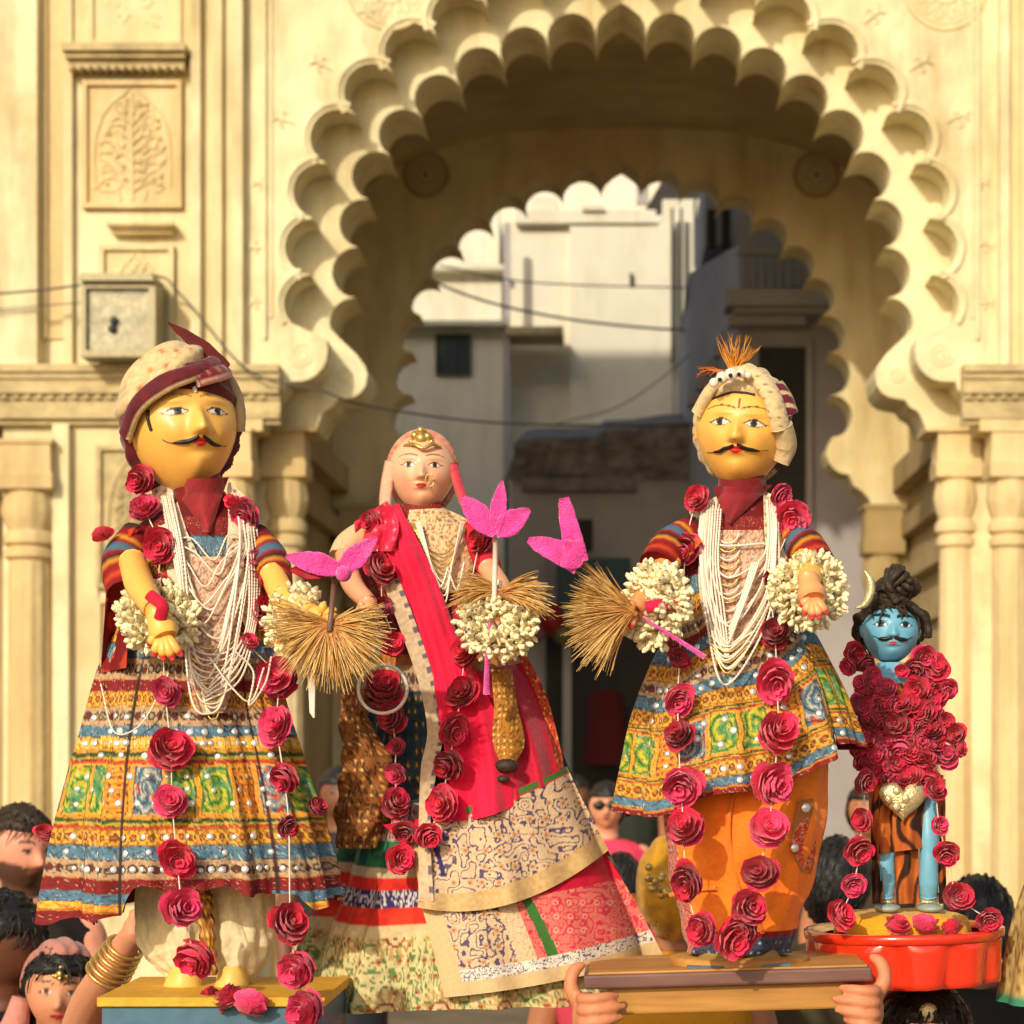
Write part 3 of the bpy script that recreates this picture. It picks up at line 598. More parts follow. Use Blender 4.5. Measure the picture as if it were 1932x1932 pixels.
class Body:
    """loft of ellipses through rows (v, centre u, half width, half depth) in photo units at distance Y"""
    def __init__(s, rows, Y): s.r = np.array(rows, float); s.Y = Y
    def at(s, v):
        v = np.clip(v, s.r[0, 0], s.r[-1, 0]); return [np.interp(v, s.r[:, 0], s.r[:, i]) for i in (1, 2, 3)]
    def front(s, u, v, off=0.0):
        uc, hw, dp = s.at(v); q = np.clip((np.asarray(u, float)-uc)/hw, -.985, .985); return s.Y-dp*np.sqrt(1-q*q)*s.Y/KF-off
    def pt(s, u, v, off=0.0):
        y = s.front(u, v, off); p = P(u, v, s.Y); p[..., 1] = y
        # keep the photo position of near points
        k = y/s.Y; p[..., 0] *= k; p[..., 2] = CH+(p[..., 2]-CH)*k
        return p
    def mesh(s, nt, nth, fold=None, hem=None, dense=0.55, th0=-PI/2-PI, th1=-PI/2+PI):
        rows = crom(s.r, nt); t = np.linspace(0, 1, nt)
        q = np.linspace(-1, 1, nth, endpoint=False); mid = (th0+th1)/2; th = mid+(th1-th0)/2*(q*dense+(1-dense)*q**3)
        T, TH = np.meshgrid(t, th, indexing='ij'); v = rows[:, 0][:, None]; uc = rows[:, 1][:, None]; hw = rows[:, 2][:, None]; dp = rows[:, 3][:, None]
        f = 1 if fold is None else fold(TH, T); hv = 0 if hem is None else hem(TH, T)
        u = uc+hw*np.cos(TH)*f; vv = v+hv+0*u; p = P(u, vv, s.Y); p[..., 1] = s.Y+dp*np.sin(TH)*f*s.Y/KF
        return p, TH, T, v+0*u, hv+0*u, u
def head_grid(f, na=170, ne=150):
    q = np.linspace(-1, 1, na, endpoint=False); az = PI*(0.45*q+0.55*q**3); el = np.linspace(-PI/2, PI/2, ne)
    E, A = np.meshgrid(el, az, indexing='ij')
    X = np.cos(E)*np.sin(A); Y = -np.cos(E)*np.cos(A); Z = np.sin(E)
    a, b = X.copy(), Z.copy(); fr = sstep(0.05, 0.6, -Y); g = lambda x, w_: np.exp(-(x/w_)**2)
    X = X*(1-f.get('jaw', .22)*np.clip(-Z, 0, 1)**1.6)*(1+.05*g(Z-.3, .4))
    eb, nb, lb, ea = f['eye_b'], f['nose_b'], f['lip_b'], f.get('eye_a', .37)
    nh = f.get('nose', .24)
    up = sstep(eb+.16, nb, b); dn = sstep(nb-.10, nb-.01, b)
    ds = nh*up*dn*g(a, .085+.06*up)+.05*g(a-.12, .06)*g(b-nb-.02, .06)+.05*g(a+.12, .06)*g(b-nb-.02, .06)
    for s_ in (-1, 1):
        ds += -.055*g(a-s_*ea, .22)*g(b-eb-.02, .12)+.05*g(a-s_*ea, .14)*g(b-eb, .06)+.04*g(a-s_*ea, .24)*g(b-eb-.17, .06)+.045*g(a-s_*.48, .2)*g(b-lb-.12, .18)
    ds += .07*g(a, .2)*(g(b-lb-.035, .035)+g(b-lb+.04, .04))+.06*g(a, .2)*g(b-lb+.32, .14)-.03*g(a, .25)*g(b-lb+.14, .06)
    Y = Y-ds*fr
    return np.stack([X, Y, Z], -1), a, b, fr
def paint_face(f, a, b, fr):
    sk = np.array(f['skin']); c = np.tile(sk, a.shape+(1,)); g = lambda x, w_: np.exp(-(x/w_)**2)
    c = mix(c, f.get('blush', sk*np.array([1.05, .8, .7])), (.35*g(abs(a)-.5, .2)*g(b-f['lip_b']-.15, .2)+.25*g(b+.95, .25))*fr)
    eb, lb, ea, ew, eh = f['eye_b'], f['lip_b'], f.get('eye_a', .37), f.get('eye_w', .19), f.get('eye_h', .062)
    ln = np.array(f.get('line', (.02, .013, .01)))
    for s_ in (-1, 1):
        x = (a-s_*ea)/ew; arch = eh*(1-x*x); up = eb+arch*1.0; lo = eb-arch*.75
        ins = (abs(x) < 1) & (b < up) & (b > lo)
        c = mix(c, f.get('white', (.82, .74, .62)), ins*fr)
        gz = f.get('gaze', 0.0); ir = np.hypot((a-s_*ea-gz*ew), (b-eb-.012)*1.0)
        c = mix(c, f.get('iris', (.05, .03, .015)), (ins & (ir < eh*1.02))*fr); c = mix(c, (.004, .003, .003), (ins & (ir < eh*.5))*fr)
        lw_ = f.get('lidw', .013)
        c = mix(c, ln, ((abs(b-up) < lw_*(1.1-.4*abs(x))) & (abs(x) < 1.08))*fr*.95); c = mix(c, ln, ((abs(b-lo) < lw_*.45) & (abs(x) < 1))*fr*.7)
        c = mix(c, ln, ((abs(b-eb-.01+abs(x)*.0) < .012) & (s_*x > .9) & (s_*x < 1.35))*fr*.8)
        xb = (a-s_*(ea+.01))/(ew*1.5); bb = f.get('brow_b', eb+.20)+.055*(1-xb*xb)
        c = mix(c, ln, ((abs(b-bb) < f.get('browt', .017)*(1-.6*np.clip(s_*xb, 0, 1))) & (abs(xb) < 1))*fr*f.get('browa', .9))
    lw = f.get('lip_w', .2); xl = a/lw; top = lb+.055*(1-xl*xl)-.018*np.exp(-(a/.03)**2); bot = lb-.075*(1-xl*xl)
    L = (abs(xl) < 1) & (b < top) & (b > bot); c = mix(c, f.get('lip', (.62, .04, .03)), L*fr)
    c = mix(c, np.array(f.get('lip', (.62, .04, .03)))*.35, (L & (abs(b-lb) < .010))*fr)
    if 'tilak' in f: c = mix(c, f['tilak'], ((abs(a) < .025) & (b > eb+.24) & (b < eb+.42))*fr)
    return c
class Head:
    def __init__(s, f, cu, cv, rx, rz, ry, Y, yaw=0, pitch=0, roll=0, na=170, ne=150):
        s.f = f; s.c = P(cu, cv, Y); k = Y/KF; s.rad = np.array([rx*k, ry*k, rz*k]); s.k = k
        s.R = np.array(Euler((math.radians(pitch), math.radians(roll), math.radians(yaw)), 'YXZ').to_matrix())
        U, s.a, s.b, s.fr = head_grid(f, na, ne); s.U = U; s.G = (U*s.rad)@s.R.T+s.c
    def world(s, q): return (np.asarray(q, float)*s.rad)@s.R.T+s.c
    def face(s, a, b, off=0.0):
        d = (s.a-a)**2+(s.b-b)**2+(s.fr < .03)*9; i = np.unravel_index(np.argmin(d), d.shape); q = s.U[i].copy(); q[1] -= off; return s.world(q)
    def ell(s, a, b, off=1.03):
        """point on a shell round the head, front side"""
        y = -math.sqrt(max(0, 1-a*a-b*b)); return s.world(np.array([a, y, b])*off)
    def build(s, name, mat, parent):
        mb = MB(); mb.grid(s.G, False, True, paint_face(s.f, s.a, s.b, s.fr)); return mb.build(name, mat, parent)
def shell(h, off, keep, name, mat, parent, colf=None, na=120, ne=90, bumpf=None):
    """a cap round a head: keep(a,y,b) chooses the part of the sphere"""
    az = np.linspace(-PI, PI, na, endpoint=False); el = np.linspace(-PI/2, PI/2, ne); E, A = np.meshgrid(el, az, indexing='ij')
    U = np.stack([np.cos(E)*np.sin(A), -np.cos(E)*np.cos(A), np.sin(E)], -1)
    o = np.asarray(off, float); r = o*np.ones(3); r = U*r
    if bumpf is not None: r = r*bumpf(U)[..., None]
    G = h.world(r); K = keep(U[..., 0], U[..., 1], U[..., 2]); Ki = h.world(U*0.97)
    kk = sstep(-0.05, 0.03, K)[..., None]; G = G*kk+Ki*(1-kk)
    n, m = A.shape; I, J = np.meshgrid(np.arange(n-1), np.arange(m), indexing='ij'); J2 = (J+1) % m
    ok = (np.maximum.reduce([K[I, J], K[I+1, J], K[I, J2], K[I+1, J2]]) > -0.06)
    Q = np.stack([I*m+J, (I+1)*m+J, (I+1)*m+J2, I*m+J2], -1)[ok]
    mb = MB(); mb.add(G, Q.tolist(), None if colf is None else colf(U).reshape(-1, 3)); return mb.build(name, mat, parent)
def ribbon(path, width, thick, name, mat, parent, colf=None, n=40, m=9, out=None):
    """cloth band along world points; out: centre the band bulges away from"""
    q = crom(path, n); T = np.gradient(q, axis=0); T /= np.linalg.norm(T, axis=1, keepdims=True)
    Nn = q-np.asarray(out); Nn -= T*np.sum(Nn*T, 1, keepdims=True); Nn /= np.linalg.norm(Nn, axis=1, keepdims=True); B = np.cross(T, Nn)
    w_ = np.interp(np.linspace(0, 1, n), np.linspace(0, 1, len(np.atleast_1d(width))), np.atleast_1d(width))
    A = np.linspace(0, 2*PI, m*2, endpoint=False); G = q[:, None]+B[:, None]*(np.cos(A)[None, :, None]*w_[:, None, None])+Nn[:, None]*(np.sin(A)*thick)[None, :, None]
    col = None
    if colf is not None:
        s_ = np.linspace(0, 1, n)[:, None]+0*A[None]; col = colf(s_, np.cos(A)[None]+0*s_)
    mb = MB(); mb.grid(G, False, True, col); b = mb.n-n*2*m; mb.f.append(tuple(range(b+2*m-1, b-1, -1))); mb.f.append(tuple(range(b+(n-1)*2*m, b+n*2*m)))
    return mb.build(name, mat, parent)
# ---- roses
def rose_mesh(seed, mat):
    rr = random.Random(seed); mb = MB(); c0, c1 = [((.58, .005, .034), (.82, .022, .090)), ((.70, .014, .080), (.88, .060, .190)), ((.40, .004, .016), (.64, .012, .044))][seed % 3]
    for L, (n, r, h0, h1, op) in enumerate(((3, .30, .05, .72, .2), (4, .52, -.15, .72, .35), (5, .76, -.40, .60, .7), (5, .95, -.58, .36, 1.0), (6, 1.02, -.62, -.05, 1.5))):
        ph = rr.uniform(0, 6)
        for i in range(n):
            c = ph+i*2*PI/n+rr.uniform(-.25, .25); w_ = PI/n*1.75; rs = r*rr.uniform(.86, 1.14); tl = rr.uniform(-.12, .1)
            s_ = np.linspace(-1, 1, 5); t = np.linspace(0, 1, 5); Sg, Tg = np.meshgrid(s_, t)
            wd = w_*np.clip(.55+Tg*.9, 0, 1)*(1-.30*Tg**6)
            rad = rs*(0.03+.97*np.sin(Tg*PI/2)**(1.0 if op > .6 else 1.4))*(1-.10*Sg**2*Tg)+.05*rs*Tg**6*rr.uniform(0, 1.5)
            z = h0+(h1-h0+tl)*Tg**1.3-.12*op*Tg**6*rr.uniform(.3, 1.3)-.10*(Sg**2)*Tg**2+.035*np.sin(Sg*6+ph+i)*Tg
            an = c+Sg*wd; sh = rr.uniform(.85, 1.1)
            mb.grid(np.stack([np.cos(an)*rad, np.sin(an)*rad, z], -1), col=mix(np.array(c0), np.array(c1), Tg**1.5*.9+.1*Sg**2)*sh)
    mb.sphere((0, 0, .15), (.22, .22, .42), 7, 5, c0)
    for q in mb.v: q += np.array([[rr.gauss(0, .035) for _ in range(3)] for _ in range(len(q))])
    o = mb.build('rose_source', mat); me = o.data; bpy.data.objects.remove(o); return me
ROSE = [rose_mesh(i, M['petal']) for i in range(9)]
RS = random.Random(21)
def add_rose(parent, u, v, Y, r, kind=None, name='rose'):
    r = r*.90
    k = RS.choice((0, 1, 3, 4, 6, 7, 2)) if kind is None else kind+RS.choice((0, 3, 6))
    o = place(name, ROSE[k], parent, P(u, v, Y), (RS.uniform(.9, 2.3), RS.uniform(-.7, .7), RS.uniform(0, 6)), (r*Y/KF*RS.uniform(.85, 1.2), r*Y/KF*RS.uniform(.8, 1.1), r*Y/KF*RS.uniform(.8, 1.15)))
    o.rotation_mode = 'ZYX'; return o
def rose_strand(parent, pts, body=None, off=0.02, Y=None, string=True):
    W = []
    for (u, v, r, *kk) in pts:
        y = (body.front(u, v, off+r*.5*body.Y/KF) if body is not None else Y); y = float(y) if kk == [] or kk[0] is None else kk[0]
        add_rose(parent, u, v, y, r, kk[1] if len(kk) > 1 else None); W.append(P(u, v, y+r*.25*y/KF))
    if string and len(W) > 1: MB().tube(crom(W, len(W)*8), 0.0012, 5).build('string', M['string'], parent)
# ---- jasmine bracelet
def bracelet(u, v, Y, R0, r, label, axis=(0, 0, 1), n=230, squash=1.0, seed=1):
    n = int(n*2.7)
    rr = random.Random(seed); c = P(u, v, Y); k = Y/KF
    t = thing('flower_bracelet', label, 'flower bracelet', c, 'jasmine bud bracelets on the dolls wrists')
    ax = Vector(axis).normalized(); q = Vector((0, 0, 1)).rotation_difference(ax).to_matrix(); q = np.array(q); mb = MB()
    for i in range(n):
        a = rr.uniform(0, 2*PI); b = rr.uniform(0, 2*PI); rad = r*math.sqrt(rr.uniform(.12, 1.05))
        d = np.array([math.cos(a)*(R0+rad*math.cos(b)), math.sin(a)*(R0+rad*math.cos(b)), rad*math.sin(b)*squash]); dn = np.array([math.cos(a)*math.cos(b), math.sin(a)*math.cos(b), math.sin(b)])+np.array([rr.uniform(-.5, .5) for _ in range(3)])
        p = c+q@(d*k); dn = q@dn; dn /= np.linalg.norm(dn); L = rr.uniform(12, 20)*k; wd = rr.uniform(4.5, 7)*k
        cc = np.array(srgb(250, 236, 190))*rr.uniform(.9, 1.04)
        mb.tube([p-dn*L*.5, p-dn*L*.1, p+dn*L*.3, p+dn*L*.6], [wd*.45, wd*.75, wd, wd*.3], 6, np.array([cc*.8, cc, cc, cc]))
    tag(mb.build('blossoms', M['jasmine'], t), kind='stuff')
    a = np.linspace(0, 2*PI, 40); MB().tube(c+(np.stack([np.cos(a)*R0, np.sin(a)*R0, 0*a], -1)*k)@q.T, 2*k, 6).build('thread', M['string'], t)
    return t
# ---- paper petal, straw whisk
def petal_mesh(parent, p0, p1, width, thick, mat, name='paper_petal', bend=(0, -.01, 0), prof=(.35, .8, 1, .9, .6, .15)):
    p0 = np.array(p0); p1 = np.array(p1); n = 12; t = np.linspace(0, 1, n); q = p0+(p1-p0)*t[:, None]+np.array(bend)*np.sin(t*PI)[:, None]
    w_ = np.interp(t, np.linspace(0, 1, len(prof)), prof)*width; rr = random.Random(int(abs(p0[0]*1e4))+int(abs(p1[2]*1e4)))
    d = (p1-p0)/np.linalg.norm(p1-p0); side = np.cross(d, [0, 1, 0]); side /= np.linalg.norm(side)
    A = np.linspace(0, 2*PI, 14, endpoint=False); G = np.zeros((n, 14, 3))
    for i in range(n):
        j = np.array([1+rr.uniform(-.09, .09) for _ in A])
        G[i] = q[i]+side*(np.cos(A)*w_[i]*j)[:, None]+np.array([0, 1., 0])*(np.sin(A)*thick-np.cos(A)**2*thick*1.3)[:, None]
    mb = MB().grid(G, False, True); b = 0; mb.f.append(tuple(range(13, -1, -1))); mb.f.append(tuple(range((n-1)*14, n*14))); return mb.build(name, mat, parent)
def bristles(parent, c, n, fan, L, Y, seed, dark=.35, spread_y=.4, drop=.25, name='bristles'):
    """fan: (a0,a1) directions in the picture plane, degrees, 0 = right, 90 = down"""
    rr = random.Random(seed); mb = MB(); k = Y/KF; C = P(c[0], c[1], Y); n = int(n*2.1)
    for i in range(n):
        a = math.radians(rr.uniform(*fan)); l = L*rr.uniform(.6, 1.08)*k; dy = rr.uniform(-1, .5)*spread_y
        d = np.array([math.cos(a), dy, -math.sin(a)]); d /= np.linalg.norm(d)
        s0 = C+np.array([rr.uniform(-6, 6), rr.uniform(-6, 6), rr.uniform(-6, 6)])*k
        t = np.linspace(0, 1, 6)[:, None]; q = s0+d*l*t+np.array([0, 0, -1])*l*drop*t**2+np.array([rr.uniform(-.13, .13)*l, rr.uniform(-.1, .1)*l, rr.uniform(-.13, .13)*l])*t**2
        h = rr.random(); c0 = np.array(srgb(176, 112, 44)); c1 = np.array(srgb(240, 202, 128)) if h > .3 else np.array(srgb(216, 160, 76))
        mb.tube(q, np.array([.8, 1.1, 1.1, 1.0, .8, .4])*rr.uniform(.7, 1.5)*k, 4, c0*(1-t)+c1*rr.uniform(.75, 1.1)*t)
    return tag(mb.build(name, M['straw'], parent), kind='stuff')
# ---- pearls
def pearl(parent, body, pts, r=2.3, off=0.012, name='pearl_strand', mat='pearl', n=None):
    q = crom([(u, v) for u, v in pts], 200); L = np.sum(np.hypot(*np.diff(q, axis=0).T)); m = n or int(L/2.6); q = crom([(u, v) for u, v in pts], m)
    w_ = body.pt(q[:, 0], q[:, 1], off); k = body.Y/KF
    return MB().tube(w_, np.where(np.arange(m) % 2, 1.0, .55)*r*k, 6).build(name, M[mat], parent)
def disc_mesh():
    mb = MB(); a = np.linspace(0, 2*PI, 12, endpoint=False); V = [(0, 0, .25)]+[(math.cos(x), math.sin(x), .12) for x in a]+[(math.cos(x)*1.12, math.sin(x)*1.12, -.1) for x in a]
    F = [(0, 1+i, 1+(i+1) % 12) for i in range(12)]+[(1+i, 13+i, 13+(i+1) % 12, 1+(i+1) % 12) for i in range(12)]
    o = mb.add(V, F).build('mirror_source', M['mirror']); me = o.data; bpy.data.objects.remove(o); return me
DISC = disc_mesh()
def sew_mirrors(kurta, G, sel, r, Y, rng=None):
    """small mirrors on the cloth at grid indices"""
    for (i, j) in sel:
        i = min(max(i, 1), G.shape[0]-2); j = j % G.shape[1]
        p = G[i, j]; n = Vector(np.cross(G[i, (j+1) % G.shape[1]]-G[i, j-1], G[i+1, j]-G[i-1, j]))
        if n.y > 0: n = -n
        n.normalize(); q = n.to_track_quat('Z', 'Y').to_euler(); place('mirror', DISC, kurta, Vector(p)+n*.001, q, r*Y/KF*RS.uniform(.8, 1.15))
def skin_hand(mb, wrist, palm, tips, thumb, Y, wr, pr, fr, col, tipcol=None, flat=.55):
    """doll hand: palm plus five fingers; points (u, v, dy)"""
    W = lambda p: P(p[0], p[1], Y+p[2]); k = Y/KF
    mb.tube([W(wrist), (W(wrist)+W(palm))/2, W(palm), W(palm)+(W(palm)-W(wrist))*.25], np.array([wr, wr*1.05, pr, pr*.8])*k, 12, col)
    for i, t in enumerate(list(tips)+[thumb]):
        b = W(palm)+(W(t)-W(palm))*.22; m_ = b+(W(t)-b)*.55+np.array([0, -.006, 0]); q = crom([b, m_, W(t)], 7)
        c = np.tile(np.array(col), (7, 1)); 
        if tipcol is not None: c[5:] = tipcol
        mb.tube(q, np.array([1.05, 1.05, 1.1, 1, 1, .9, .55])*fr*k, 8, c); mb.sphere(q[-1], fr*.55*k, 8, 5, c[-1])
# ---------------------------------------------------------------- dolls
def lc(*c): return np.array(srgb(*c))
YEL = lc(238, 180, 84)
def arm(parent, pts, rad, Y, col, mat='paint', name='arm', sides=12, n=16):
    q = crom([P(u, v, Y+dy) for u, v, dy in pts], n); r = np.interp(np.linspace(0, 1, n), np.linspace(0, 1, len(rad)), rad)*Y/KF
    mb = MB().tube(q, r, sides, col); return mb.build(name, M[mat], parent)
SLV = np.array([C_DK, C_DK*1.5, C_MA, C_MA, C_OR*.8, C_MA, C_BL*.7, C_BL*.8, C_MA, C_DK, C_OR*.7, C_MA, C_MA, C_RO*.8, C_MA, C_MA])
def moustache(h, parent, side, lift=.05, w=.42, b0=None, thick=.035):
    b0 = h.f['lip_b']+.085 if b0 is None else b0
    pts = [h.face(side*(.05+w*t), b0-.06*math.sin(t*2.6)*1.3+lift*t**2.2, .03) for t in np.linspace(0, 1, 7)]
    q = crom(pts, 18); t = np.linspace(0, 1, 18); r = thick*h.rad[0]*(np.sin(np.clip(t*1.15+.12, 0, 1)*PI)**.7*.9+.15)
    MB().tube(q, r, 8).build('moustache', M['hairline'], parent)
def ear(h, parent, side, b=-.02, s=.2, col=None):
    c = h.world([side*1.0, .05, b]); mb = MB(); rr = np.array([.09, .16, .26])*s/.2*h.rad[0]
    mb.sphere(c, rr, 12, 9, col, rot=h.R); mb.sphere(c+h.R@np.array([side*.06, -.05, 0])*h.rad[0], rr*.6, 10, 7, np.asarray(col)*.75, rot=h.R); mb.build('ear', M['paint'], parent)
def drape(parent, body, L, Rr, off, colf, name, mat='cloth', ns=60, nt=80, sag=None, rip=None, thick=.004):
    Lc = crom(L, nt); Rc = crom(Rr, nt); s_ = np.linspace(0, 1, ns); t = np.linspace(0, 1, nt); Sg, Tg = np.meshgrid(s_, t)
    u = Lc[:, 0][:, None]*(1-Sg)+Rc[:, 0][:, None]*Sg; v = Lc[:, 1][:, None]*(1-Sg)+Rc[:, 1][:, None]*Sg
    if sag is not None: v = v+sag(Sg, Tg)
    o = off+(0 if rip is None else rip(Sg, Tg, u, v)); G = body.pt(u, v, o)
    B = body.pt(u, v, o-thick); col = colf(Sg, Tg, u, v); mb = MB(); mb.grid(G[::-1], col=col[::-1]); mb.grid(B, col=col)
    e = np.concatenate([[(0, j) for j in range(ns)], [(i, ns-1) for i in range(nt)], [(nt-1, j) for j in range(ns-1, -1, -1)], [(i, 0) for i in range(nt-1, -1, -1)]])
    R2 = np.stack([G[e[:, 0], e[:, 1]], B[e[:, 0], e[:, 1]]]); mb.grid(R2, col=np.stack([col[e[:, 0], e[:, 1]]]*2))
    return mb.build(name, M[mat], parent)
def flowers(a, v, base, cols, p=22, dens=.5, seed=0):
    """scattered embroidery: curls and blossoms"""
    n = vnoise(a/(p*.55)+seed, v/(p*.55)); n2 = vnoise(a/(p*.25)+seed*3, v/(p*.25)+7); c = np.tile(np.asarray(base, float), a.shape+(1,))
    ph = n*9+n2*1.5; ln = abs(np.sin(ph)); c = mix(c, cols[0], (ln < .42*dens*2)*.9)
    x, y, h = cell(a, v, p, p, .5); r = np.hypot(x, y); c = mix(c, cols[1], ((r < p*.20) & (h > .3))*.85); c = mix(c, cols[2], ((r < p*.09) & (h > .3))*.9)
    th = np.arctan2(y, x); c = mix(c, cols[-1], ((abs(r-p*.33) < p*.06) & (np.sin(th*6) > 0) & (h > .5))*.8)
    return c*(.85+.3*vnoise(a/2.3, v/2.3))[..., None]
# ======== first male doll (maroon and cream turban, white trousers)
Y1 = 3.5
d1 = thing('festival_doll', 'male doll in maroon and cream turban, mirrorwork tunic and white trousers', 'doll', P(385, 1880, Y1))
B1 = Body([(930, 385, 40, 38), (968, 380, 78, 55), (1000, 372, 118, 70), (1080, 366, 128, 80), (1180, 362, 140, 88), (1250, 356, 165, 105), (1330, 353, 186, 125), (1430, 356, 216, 150), (1540, 362, 245, 178), (1630, 367, 263, 196), (1672, 369, 268, 200)], Y1)
PL1 = [-2.42, -1.98, -0.76, -0.25, -2.9, .6, 1.4, 2.3]
def fold1(th, t):
    f = .985+.06*t**1.4*np.sin(9*th+.6+.8*np.sin(th*2))+.04*t**1.6*np.sin(19*th+2+t)+.02*t*np.sin(37*th+3*np.sin(t*5))
    for k in PL1: f = f-.11*np.clip(t-.3, 0, 1)*np.exp(-((th-k)/.055)**2)+.05*np.clip(t-.3, 0, 1)*np.exp(-((th-k-.13)/.08)**2)
    return f
def hem1(th, t):
    c = np.cos(th); s_ = np.clip((t-.55)/.45, 0, 1)**1.3; return s_*(np.where(c < 0, 48*sstep(.27, .40, -c), 22*sstep(.7, .86, c))-8*np.sin(th*3)+6*np.sin(th*11)+4*np.sin(th*23+1))
BN1 = [(-99, -30, 'maroon'), (-30, -17, 'yellow'), (-17, 4, 'blue'), (4, 30, 'maroon'), (30, 64, 'circ'), (64, 92, 'blue'), (92, 123, 'orange'), (123, 148, 'lines'), (148, 246, 'panel'), (246, 276, 'lines'), (276, 298, 'gold'), (298, 320, 'blue'),
       (320, 356, 'circ'), (356, 386, 'orange'), (386, 410, 'maroon'), (410, 450, 'circ'), (450, 485, 'blue'), (485, 530, 'orange'), (530, 565, 'blue'), (565, 610, 'circ'), (610, 650, 'orange'), (650, 690, 'blue'), (690, 900, 'maroon')]
G, TH, T, VV, HV, UU = B1.mesh(300, 460, fold1, hem1)
vc = 1410+(VV-1410)*1.05+HV; dd = 1688-vc; dd = np.where((np.cos(TH) < -.27) | (np.cos(TH) > .7), dd, np.maximum(dd, 5))
col = bands_color(dd, (TH+PI/2)*235+2000, BN1)
for k in PL1: col = mix(col, C_DK, (abs(TH-k) < .011)*np.clip(T-.35, 0, .2)*5*.95)
mb = MB(); mb.grid(G, False, True, col); k1 = mb.build('tunic', M['cloth'], d1)
mb = MB(); G2, *_ = B1.mesh(60, 120, lambda a, t: fold1(a, t)*.975, lambda a, t: hem1(a, t)-3); mb.grid(G2, False, True, C_MA*.5); mb.build('tunic_lining', M['cloth'], d1)
sel = []
for dl, st in ((47, 9), (78, 23), (287, 10), (308, 17), (197, 26), (337, 19), (108, 21), (468, 25), (222, 21), (170, 19), (262, 27)):
    row = np.argmin(abs(dd-dl), axis=0)
    for j in range(115+int(dl) % 7, 345, st):
        if RS.random() < .85: sel.append((int(row[j]), j))
sew_mirrors(k1, G, sel, 5.6, Y1)
# legs
CRM = lc(226, 212, 172)
for (rows, nm) in (([(1640, 330, 70, 62), (1740, 329, 70, 62), (1795, 332, 62, 55), (1832, 346, 44, 38), (1850, 352, 30, 28)], 'trouser_leg'), ([(1640, 452, 60, 58), (1740, 456, 60, 56), (1800, 452, 54, 50), (1836, 446, 40, 36), (1852, 444, 28, 26)], 'trouser_leg')):
    b = Body(rows, Y1); g_, th, t, *_ = b.mesh(60, 120, lambda a, t: 1+.05*np.sin(a*7+t*9)+.035*np.sin(a*13-t*14+1)+.03*np.sin(t*40+a*3)*t)
    MB().grid(g_, False, True, mix(np.tile(CRM, g_.shape[:2]+(1,)), lc(196, 176, 130), vnoise(th*9, t*30)*.5)).build(nm, M['silk'], d1)
for (u, v, w_) in ((352, 1870, 1), (444, 1872, .9)):
    b = Body([(1822, u-2, 20*w_, 20), (1836, u-4, 30*w_, 28), (1856, u-6, 36*w_, 36), (1868, u-6, 40*w_, 46), (1872, u-6, 36*w_, 42)], Y1-.03); g_, *_ = b.mesh(14, 40)
    mb = MB().grid(g_, False, True, lc(226, 186, 92)); mb.f.append(tuple(range(13*40, 14*40))); mb.build('foot', M['paint'], d1)
b = Body([(1640, 372, 18, 14), (1700, 385, 16, 12), (1840, 398, 12, 10)], Y1-.06); g_, th, t, *_ = b.mesh(40, 30, lambda a, t: 1+.2*np.sin(t*60))
MB().grid(g_, False, True, flowers(th*20+50, t*200, C_GD, (C_DK, C_YE, C_MA, C_CR), 14)).build('sash_end', M['cloth'], d1)
# head
f1 = dict(skin=YEL, blush=lc(232, 146, 56), eye_b=.03, nose_b=-.27, lip_b=-.41, brow_b=.25, eye_w=.20, eye_h=.066, lidw=.018, lip=lc(206, 40, 28), browa=.5, white=(.72, .62, .48), iris=(.045, .035, .012), jaw=.25, nose=.27, gaze=.1, lip_w=.19)
h1 = Head(f1, 343, 808, 100, 126, 108, Y1, yaw=28, pitch=-8, roll=-4)
h1.build('head', M['paint'], d1)
moustache(h1, d1, -1, .05, .62, -.36, .042); moustache(h1, d1, 1, -.02, .56, -.37, .042)
for s_ in (-1, 1): ear(h1, d1, s_, -.02, .2, lc(230, 166, 78))
q = [h1.face(-.78, .12, .02), h1.face(-.80, 0, .02), h1.face(-.80, -.18, .02)]; MB().tube(crom(q, 8), .003, 6).build('sideburn', M['hairline'], d1)
q = [h1.face(.0, .30, .015), h1.face(.0, .40, .015), h1.face(.0, .50, .015)]; MB().tube(crom(q, 8), np.array([.3, .8, 1, 1, .8, .6, .4, .2])*.0045, 6).build('forehead_mark', M['string'], d1)
C_TM = lc(104, 16, 28); C_TC = lc(214, 184, 132)
shell(h1, (1.13, 1.12, 1.11), lambda a, y, b: b-.38+1.25*np.clip(y+.42+.12*np.clip(-a, 0, 1), 0, 2)+.14*a, 'turban_wrap', M['silk'], d1, lambda U: mix(np.tile(C_TM, U.shape[:2]+(1,)), C_TM*.55, vnoise(U[..., 0]*3, U[..., 2]*14)), bumpf=lambda U: 1+.02*np.sin(U[..., 2]*26+U[..., 0]*9))
shell(h1, (1.20, 1.18, 1.27), lambda a, y, b: b-.50*a-.64, 'turban_crown', M['silk'], d1, lambda U: flowers(U[..., 0]*90+300, U[..., 2]*90+200, C_TC, (C_TC*.8, lc(206, 140, 80), lc(150, 70, 40), C_TC*.9), 20, .35), bumpf=lambda U: 1+.035*abs(np.sin((U[..., 2]-.5*U[..., 0])*11)))
def bcol(s_, c): 
    x = mix(np.tile(C_TM, s_.shape+(1,)), lc(214, 150, 126), (abs(c) > .72)*1.); return mix(x, lc(190, 90, 70), ((abs(c) < .45) & (np.sin(s_*40) > .3))*.7)
E = lambda a, b, o: h1.ell(a, b, o)
